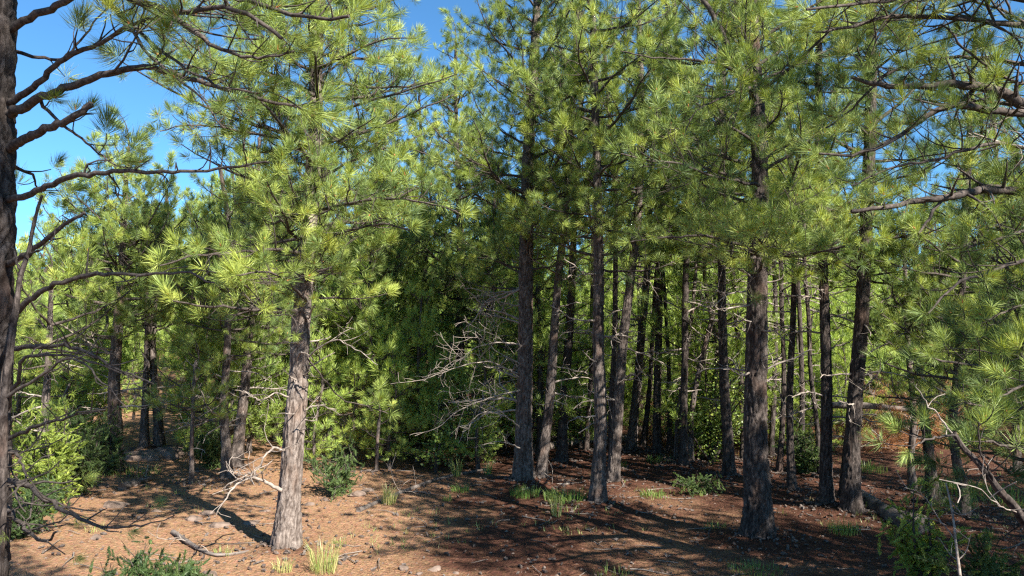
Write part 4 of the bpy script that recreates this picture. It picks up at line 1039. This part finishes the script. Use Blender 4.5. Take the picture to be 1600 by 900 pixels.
GR = [(505, 892, 0.30, 0.20, 0.72, 170, 'tall pale grass clump in front of the sunlit trunk, right of it'),
      (440, 892, 0.12, 0.16, 0.62, 110, 'short pale grass clump just in front of the sunlit trunk foot'),
      (607, 788, 0.26, 0.14, 0.78, 110, 'straw coloured grass clump on the lit slope in the middle'),
      (713, 745, 0.40, 0.10, 0.55, 50, 'tall thin grass clump below the dead branches'),
      (762, 742, 0.30, 0.10, 0.5, 45, 'thin grass clump left of the dark upright pine'),
      (720, 768, 0.12, 0.25, 0.3, 90, 'low green grass patch in the middle of the lit slope'),
      (822, 775, 0.15, 0.35, 0.25, 200, 'green grass at the foot of the dark upright pine'),
      (885, 782, 0.17, 0.50, 0.25, 300, 'wide green grass patch left of the rough barked centre pine'),
      (869, 808, 0.36, 0.10, 0.6, 40, 'thin upright grass clump in front of the wide green patch'),
      (966, 732, 0.16, 0.22, 0.2, 120, 'bright green tuft right of the centre stand'),
      (1034, 722, 0.14, 0.45, 0.25, 150, 'green grass in front of the pale log end'),
      (1020, 776, 0.12, 0.30, 0.2, 120, 'dim green grass tuft in the shady clearing'),
      (1118, 828, 0.12, 0.22, 0.3, 80, 'short grass in the shade left of the biggest shaded pine'),
      (1320, 832, 0.16, 0.28, 0.28, 200, 'green tuft in front of the thick black leaning trunk'),
      (1180, 895, 0.10, 0.40, 0.15, 200, 'dim green grass at the bottom edge under the biggest pine'),
      (960, 900, 0.10, 0.3, 0.5, 60, 'sparse grass at the bottom edge in the middle'),
      (530, 850, 0.08, 0.12, 0.4, 50, 'tiny green grass tuft on the slope behind the tall pale clump'),
      (150, 830, 0.10, 0.2, 0.6, 60, 'sparse pale grass on the path at the left'),
      (350, 868, 0.10, 0.16, 0.5, 50, 'little grass tuft by the stick left of the sunlit trunk'),
      (1525, 770, 0.16, 0.9, 0.3, 320, 'sunny green grass patch on the right behind the crooked small pine'),
      (1470, 760, 0.14, 0.5, 0.3, 200, 'sunny green grass behind the pale scarred foot'),
      (1590, 790, 0.14, 0.6, 0.35, 200, 'sunny green grass close to the right edge'),
      (1350, 735, 0.16, 0.6, 0.3, 180, 'sunlit grass behind the black trunks'),
      (700, 782, 0.10, 0.12, 0.4, 40, 'tiny tuft on the lit slope below the green patch'),
      (205, 742, 0.18, 0.7, 0.45, 220, 'grass strip along the left side of the path')]
for i, (px, py, h, sp_, ti, n, lab) in enumerate(GR):
    g = on_ground(px, py)
    o = obj('grass_tuft', grass_mesh(40 + i, n, h, sp_, ti, w=0.004 if g.y < 7.5 else 0.007), loc=g)
    tag(o, lab, 'grass')

# ------------------------------------------------------------------ rocks
def rock_mesh(seed, sx, sy, sz):
    rng = np.random.default_rng(seed)
    nu, nv_ = 14, 9
    th = np.linspace(0, 2 * math.pi, nu, endpoint=False); ph = np.linspace(0.001, math.pi - 0.001, nv_)
    TH, PH = np.meshgrid(th, ph)
    V = np.stack([np.cos(TH) * np.sin(PH), np.sin(TH) * np.sin(PH), np.cos(PH)], -1)
    r = 0.75 + 0.55 * vnoise(V[..., 0] * 1.5 + seed, V[..., 1] * 1.5, V[..., 2] * 1.5, seed)
    for k in range(7):                                  # flat broken faces
        n = rng.normal(size=3); n /= np.linalg.norm(n); c = rng.uniform(0.55, 0.8)
        dn = V @ n
        r = np.where(dn > 0.05, np.minimum(r, c / np.maximum(dn, 0.05)), r)
    V = V * r[..., None] * np.array([sx, sy, sz])
    mb = MB(); n = nv_; i = np.arange(n - 1)[:, None] * nu; j = np.arange(nu)[None, :]; k = (j + 1) % nu
    mb.add(V.reshape(-1, 3), np.stack([i + j, i + nu + j, i + nu + k, i + k], -1).reshape(-1, 4), 0, 0.5)
    return mb.mesh('rock', [M_ROCK], smooth=False)
RK = [(478, 862, 0.10, 'brownish stone touching the right side of the sunlit trunk foot'), (393, 818, 0.12, 'pale flat stone on the path left of the sunlit trunk'),
      (345, 822, 0.13, 'stone under the tips of the low dead branch'), (305, 812, 0.14, 'stone left of the low dead branch on the path'), (322, 805, 0.10, 'small stone behind the stones on the path'),
      (482, 790, 0.09, 'pale stone just right of the sunlit trunk'), (510, 782, 0.08, 'little stone in front of the small dark juniper'), (558, 775, 0.13, 'lit stone right of the small dark juniper'),
      (575, 766, 0.10, 'stone beside the small dark juniper, on the lit slope'), (630, 888, 0.06, 'dark angular stone at the bottom edge left of the middle'), (680, 890, 0.075, 'largest dark stone of the bottom edge cluster'),
      (655, 897, 0.045, 'small stone in the bottom edge cluster'), (712, 895, 0.045, 'rightmost stone of the bottom edge cluster'), (180, 790, 0.16, 'flat stone on the path at the left'),
      (150, 842, 0.09, 'reddish stone on the ground below the left juniper'), (225, 715, 0.45, 'broad grey rock slab at the top of the path'), (262, 712, 0.5, 'second grey rock slab at the top of the path, right of the first'),
      (330, 898, 0.12, 'flat pale stone at the bottom edge near the grass tuft'), (1195, 846, 0.05, 'pale chip of stone at the foot of the biggest shaded pine'), (530, 770, 0.07, 'tiny stone before the small juniper'),
      (245, 800, 0.08, 'small stone in the middle of the path'), (415, 800, 0.07, 'small stone left of the sunlit trunk in the shade')]
for i, (px, py, s, lab) in enumerate(RK):
    g = on_ground(px, py)
    rr = np.random.default_rng(i)
    o = obj('rock', rock_mesh(i + 1, s * rr.uniform(.7, 1.0), s * rr.uniform(.5, .8), s * rr.uniform(.3, .45)), loc=g + Vector((0, 0, -s * 0.03)))
    o.rotation_euler.z = rr.random() * 6
    tag(o, lab, 'rock')

# ------------------------------------------------------------------ logs and sticks
def log_obj(pts, r0, r1, mat, label, seed, name='fallen_log', cat='log', seg=18, stubs=5, lift=0.5, twigs=None):
    rng = np.random.default_rng(seed)
    W = []
    for p in pts:
        if len(p) == 2:
            g = on_ground(*p); W.append([g.x, g.y, g.z + r0 * lift])
        else:
            g = at(*p); W.append([g.x, g.y, g.z])
    W = np.array(W); c = W[0].copy(); W = W - c
    n = max(12, int(np.linalg.norm(W[-1] - W[0]) / 0.06))
    Q = resample(W, n)
    mb = MB()
    T_, N_, B_ = frames(Q)
    th = np.arange(seg) * 2 * math.pi / seg
    rad = np.linspace(r0, r1, n)[:, None] * (1 + 0.3 * (vnoise(np.cos(th)[None] * 2 + seed, np.sin(th)[None] * 2, (np.arange(n) * 0.25)[:, None], seed) - 0.5) + 0.15 * (vnoise(np.cos(th)[None] * 7, np.sin(th)[None] * 7, (np.arange(n) * 0.3)[:, None], seed + 1) - 0.5))
    V = Q[:, None] + rad[..., None] * (np.cos(th)[None, :, None] * N_[:, None] + np.sin(th)[None, :, None] * B_[:, None])
    i = np.arange(n - 1)[:, None] * seg; j = np.arange(seg)[None, :]; k = (j + 1) % seg
    mb.add(V.reshape(-1, 3), np.stack([i + j, i + k, i + seg + k, i + seg + j], -1).reshape(-1, 4), 0, 0.5)
    for e, q in ((0, -1), (n - 1, 1)):
        ring = V[e]; cc = Q[e] - T_[e] * q * r1 * 0.4
        mb.add(np.vstack([ring, cc]), np.stack([np.arange(seg), (np.arange(seg) + 1) % seg, np.full(seg, seg)], -1), 0, 0.5)
    o = obj(name, mb.mesh(name, [mat]), loc=c); tag(o, label, cat)
    for s in range(stubs):
        f = rng.uniform(0.1, 0.95); k_ = int(f * (n - 1)); d = norm(rng.normal(0, 1, 3) + [0, 0, 0.7])
        w2 = MB(); Lq = rng.uniform(0.1, 0.5) if twigs is None else rng.uniform(0.3, 1.0) * twigs
        pts2, _ = walk(Q[k_], d, Lq, 6, rng, 0.2, 0)
        grow(w2, None, pts2, max(0.004, r0 * 0.15), 0.002, rng, None, dead=True, start=0.3, spacing=0.12, seg=5, wig=0.2)
        obj('dead_branch', w2.mesh('snag', [M_DEAD]), o)
    return o
log_obj([(835, 708), (900, 694), (960, 690), (1060, 685)], 0.08, 0.06, M_LOG, 'pale weathered log lying across the ground behind the centre stand', 1)
log_obj([(1343, 778), (1372, 800), (1405, 818), (1448, 832)], 0.07, 0.10, M_LOG_DARK, 'dark rotting log on the ground right of the black trunks', 2, stubs=4)
log_obj([(1120, 605, 13), (1200, 628, 12.5), (1260, 632, 12.2), (1350, 634, 12), (1420, 640, 12)], 0.07, 0.04, M_LOG_DARK, 'toppled grey trunk propped level behind the dark pines on the right', 3, stubs=7, lift=1, twigs=0.9)
log_obj([(1380, 690, 13), (1420, 668, 13), (1470, 650, 13)], 0.06, 0.04, M_LOG_DARK, 'short log end in the brush pile on the sunny right ground', 4, stubs=8, twigs=1.0)
log_obj([(270, 835), (330, 870), (388, 866)], 0.022, 0.012, M_LOG_DARK, 'dark curved stick lying left of the sunlit trunk', 5, name='fallen_stick', cat='stick', seg=8, stubs=3, lift=0.9)
log_obj([(1478, 792), (1466, 790)], 0.07, 0.03, M_LOG, 'pale broken chunk of wood at the foot of the scarred pine', 6, name='wood_chunk', cat='wood', seg=10, stubs=0)
log_obj([(815, 768), (850, 762), (890, 758)], 0.02, 0.012, M_DEAD, 'pale stick lying behind the wide green grass patch', 7, name='fallen_stick', cat='stick', seg=8, stubs=3, lift=0.9)
log_obj([(560, 800), (680, 752), (760, 735)], 0.028, 0.018, M_LOG_DARK, 'low dark fallen trunk half sunk in litter below the dead branches', 8, stubs=4)
log_obj([(190, 765), (215, 757), (236, 750)], 0.05, 0.03, M_LOG_DARK, 'dark broken branch on the left edge of the path', 9, name='fallen_stick', cat='stick', seg=8, stubs=4, twigs=0.5)
log_obj([(1000, 640, 17), (1080, 615, 17), (1130, 600, 17)], 0.1, 0.07, M_LOG_DARK, 'dark leaning trunk resting in the brush behind the thin pines', 10, stubs=6, twigs=0.9)
log_obj([(1490, 905), (1492, 860), (1487, 800), (1480, 745)][::-1] if False else [(1500, 900, 4.6), (1494, 850, 4.7), (1488, 800, 4.8), (1478, 755, 4.9)], 0.010, 0.005, M_DEAD, 'thin pale bare stem standing crooked right of the bright juniper', 11, name='dead_sapling', cat='dead sapling', seg=8, stubs=5, twigs=0.5)

# rust coloured dead brush on the right
def brush(px, py, w, h, label, seed, n=26):
    g = on_ground(px, py); rng = np.random.default_rng(seed)
    r = empty('brush_pile', g, label, 'dead brush')
    wd, lv = MB(), MB()
    for k in range(n):
        p = np.array([rng.normal(0, w * 0.4), rng.normal(0, w * 0.25), rng.uniform(0, h * 0.5)])
        Q, e = walk(p, rng.normal(0, 1, 3) * [1, 0.6, 0.5], rng.uniform(0.4, 1.1), 6, rng, 0.2, 0.1)
        Q[:, 2] = np.maximum(Q[:, 2], 0.02)
        grow(wd, None, Q, 0.012, 0.003, rng, None, dead=True, start=0.2, spacing=0.15, seg=4)
        for q in range(9):
            put_tuft(lv, TUFT_RUST, Q[rng.integers(2, 7)] + rng.normal(0, 0.08, 3), rng.normal(0, 1, 3), rng, rng.uniform(0.9, 1.4), rng.random())
    obj('dead_branch', wd.mesh('brushwood', [M_DEAD]), r, kind='stuff'); obj('dry_needles', lv.mesh('dry_needles', [M_RUST], smooth=False), r, kind='stuff')
brush(1385, 700, 1.3, 1.1, 'rust brown heap of dead pine boughs on the sunny ground at right', 1)
brush(1440, 700, 1.0, 0.9, 'smaller rusty heap of dead boughs beside the short log end', 2, 16)
brush(1080, 690, 1.2, 0.7, 'brown brush heap behind the thin pine pair', 3, 18)

# ------------------------------------------------------------------ litter: needles, twigs, pebbles
def litter():
    rng = np.random.default_rng(3); mb = MB()
    n = 110000
    y = 2.8 + 14 * rng.random(n) ** 1.6; px = rng.uniform(-80, 1680, n); x = (px - 800) / FPX * y
    keep = rng.random(n) < np.clip(0.52 + 0.12 * x + 0.6 * (fbm(x * 0.7, y * 0.7, 0, 99, 3) - 0.45), 0.12, 1)
    x, y = x[keep], y[keep]; n = len(x)
    z = surf(x, y) + 0.004 + 0.012 * rng.random(n)
    a = rng.random(n) * 6.28; L = rng.uniform(0.03, 0.09, n); w = 0.0012 + 0.00045 * y
    d = np.stack([np.cos(a), np.sin(a), rng.normal(0, 0.15, n)], -1) * L[:, None]
    s = np.stack([-np.sin(a), np.cos(a), rng.normal(0, .4, n)], -1) * w[:, None]
    c = np.stack([x, y, z], -1)
    V = np.stack([c - d / 2 - s / 2, c - d / 2 + s / 2, c + d / 2], 1)
    mb.add(V.reshape(-1, 3), np.arange(3 * n).reshape(n, 3), 0, np.repeat(rng.random(n), 3))
    o = obj('needle_litter', mb.mesh('needle_litter', [M_LITTER], smooth=False)); tag(o, 'dry brown needles strewn over the forest floor', kind='stuff')
    # pebbles and cones
    mb = MB(); n = 5200
    y = 2.8 + 13 * rng.random(n) ** 1.5; px = rng.uniform(-80, 1680, n); x = (px - 800) / FPX * y
    z = surf(x, y); s = 0.004 + 0.014 * rng.random(n) ** 3 + 0.0003 * y
    O = np.array([[1, 0, 0], [0, 1, 0], [-1, 0, 0], [0, -1, 0], [0, 0, 0.6], [0, 0, -0.6]], float)
    F = np.array([[0, 1, 4], [1, 2, 4], [2, 3, 4], [3, 0, 4], [1, 0, 5], [2, 1, 5], [3, 2, 5], [0, 3, 5]])
    V = (O[None] * (0.6 + 0.7 * rng.random((n, 6, 1)))) * s[:, None, None]
    a = rng.random(n) * 6.28; ca, sa = np.cos(a)[:, None], np.sin(a)[:, None]
    V = np.stack([V[..., 0] * ca - V[..., 1] * sa, V[..., 0] * sa + V[..., 1] * ca, V[..., 2]], -1) + np.stack([x, y, z + s * 0.15], -1)[:, None]
    mb.add(V.reshape(-1, 3), (F[None] + (np.arange(n) * 6)[:, None, None]).reshape(-1, 3), 0, 0.5)
    o = obj('pebbles', mb.mesh('pebbles', [M_ROCK], smooth=False)); tag(o, 'small stones scattered over the dirt', kind='stuff')
    # shed bark flakes and cones round the trunk feet
    mb = MB(); P_ = []
    for (bx, by, a_) in BASES:
        if by > 13: continue
        m_ = 70; r_ = (a_ * 2 + 0.5 * rng.random(m_) ** 1.5); t_ = rng.random(m_) * 6.28
        P_.append(np.stack([bx + r_ * np.cos(t_), by + r_ * np.sin(t_)], -1))
    P_ = np.concatenate(P_ + [np.stack([rng.uniform(-5, 6, 1500), rng.uniform(3.5, 12, 1500)], -1)]); n = len(P_)
    x, y = P_[:, 0], P_[:, 1]; z = surf(x, y) + 0.006
    s = rng.uniform(0.008, 0.026, n)[:, None]
    a = rng.normal(size=(n, 3)) * [1, 1, 0.35]; a /= np.linalg.norm(a, axis=1)[:, None]
    b_ = np.cross(a, rng.normal(0, 0.3, (n, 3)) + [0, 0, 1]); b_ /= np.linalg.norm(b_, axis=1)[:, None]
    c = np.stack([x, y, z + 0.006], -1); u = np.cross(a, b_) * 0.006
    top = [c + a * s * 1.3 + u, c + b_ * s * 0.6 + u, c - a * s * 1.1 + u, c - b_ * s * 0.7 + u]; bot = [p - 2 * u for p in top]
    V = np.stack(top + bot, 1)
    F = np.array([[0, 1, 2, 3], [7, 6, 5, 4], [0, 4, 5, 1], [1, 5, 6, 2], [2, 6, 7, 3], [3, 7, 4, 0]])
    mb.add(V.reshape(-1, 3), (F[None] + (np.arange(n) * 8)[:, None, None]).reshape(-1, 4), 0, np.repeat(rng.random(n) * 0.5, 8))
    o = obj('bark_litter', mb.mesh('bark_litter', [M_BARK_MID], smooth=False)); tag(o, 'shed bark flakes lying round the trunk feet', kind='stuff')
    # twigs
    mb = MB()
    for k in range(420):
        yy = 3.2 + 12 * rng.random() ** 1.4; xx = (rng.uniform(-50, 1650) - 800) / FPX * yy
        a = rng.random() * 6.28; L = rng.uniform(0.08, 0.45)
        Q, _ = walk([0, 0, 0], [math.cos(a), math.sin(a), 0], L, 4, rng, 0.15, 0)
        Q = Q + [xx, yy, 0]; Q[:, 2] = surf(Q[:, 0], Q[:, 1]) + 0.008 + rng.random() * 0.01
        tube(mb, Q, np.linspace(rng.uniform(0.003, 0.008), 0.002, 5), 4, attr=rng.random())
    o = obj('twig_litter', mb.mesh('twig_litter', [M_LOG])); tag(o, 'broken grey twigs scattered on the ground', kind='stuff')
    # sparse green sprigs
    mb = MB(); n = 2600
    y = 3.5 + 14 * rng.random(n) ** 1.2; px = rng.uniform(-80, 1680, n); x = (px - 800) / FPX * y
    keep = fbm(x * 0.9, y * 0.9, 0, 121, 2) > 0.46; x, y = x[keep], y[keep]; n = len(x)
    z = surf(x, y); k = 5
    x = np.repeat(x, k) + rng.normal(0, 0.02, n * k); y = np.repeat(y, k) + rng.normal(0, 0.02, n * k); z = np.repeat(z, k); m = n * k
    d = rng.normal(0, 0.3, (m, 3)); d[:, 2] = 1; L = rng.uniform(0.02, 0.08, m)
    c = np.stack([x, y, z], -1); a = rng.random(m) * 6.28; s = np.stack([np.cos(a), np.sin(a), 0 * a], -1) * 0.003
    V = np.stack([c - s, c + s, c + d * L[:, None]], 1)
    mb.add(V.reshape(-1, 3), np.arange(3 * m).reshape(m, 3), 0, np.repeat(np.clip(rng.normal(0.45, 0.2, m), 0, 1), 3))
    o = obj('sparse_grass', mb.mesh('sparse_grass', [M_GRASS], smooth=False)); tag(o, 'sparse short grass sprigs on the forest floor', kind='stuff')

def surf(X, Y):
    d = np.sqrt(X * X + Y * Y); near = np.clip(1.5 - d / 18, 0, 1)
    return ground_h(X, Y) + near * (0.035 * (fbm(X * 1.3, Y * 1.3, 0, 31, 3) - 0.45) + 0.030 * (fbm(X * 5, Y * 5, 0, 41, 3) - 0.45) + 0.022 * (fbm(X * 17, Y * 17, 0, 51, 2) - 0.4)) + mound(X, Y)
build_ground()
litter()
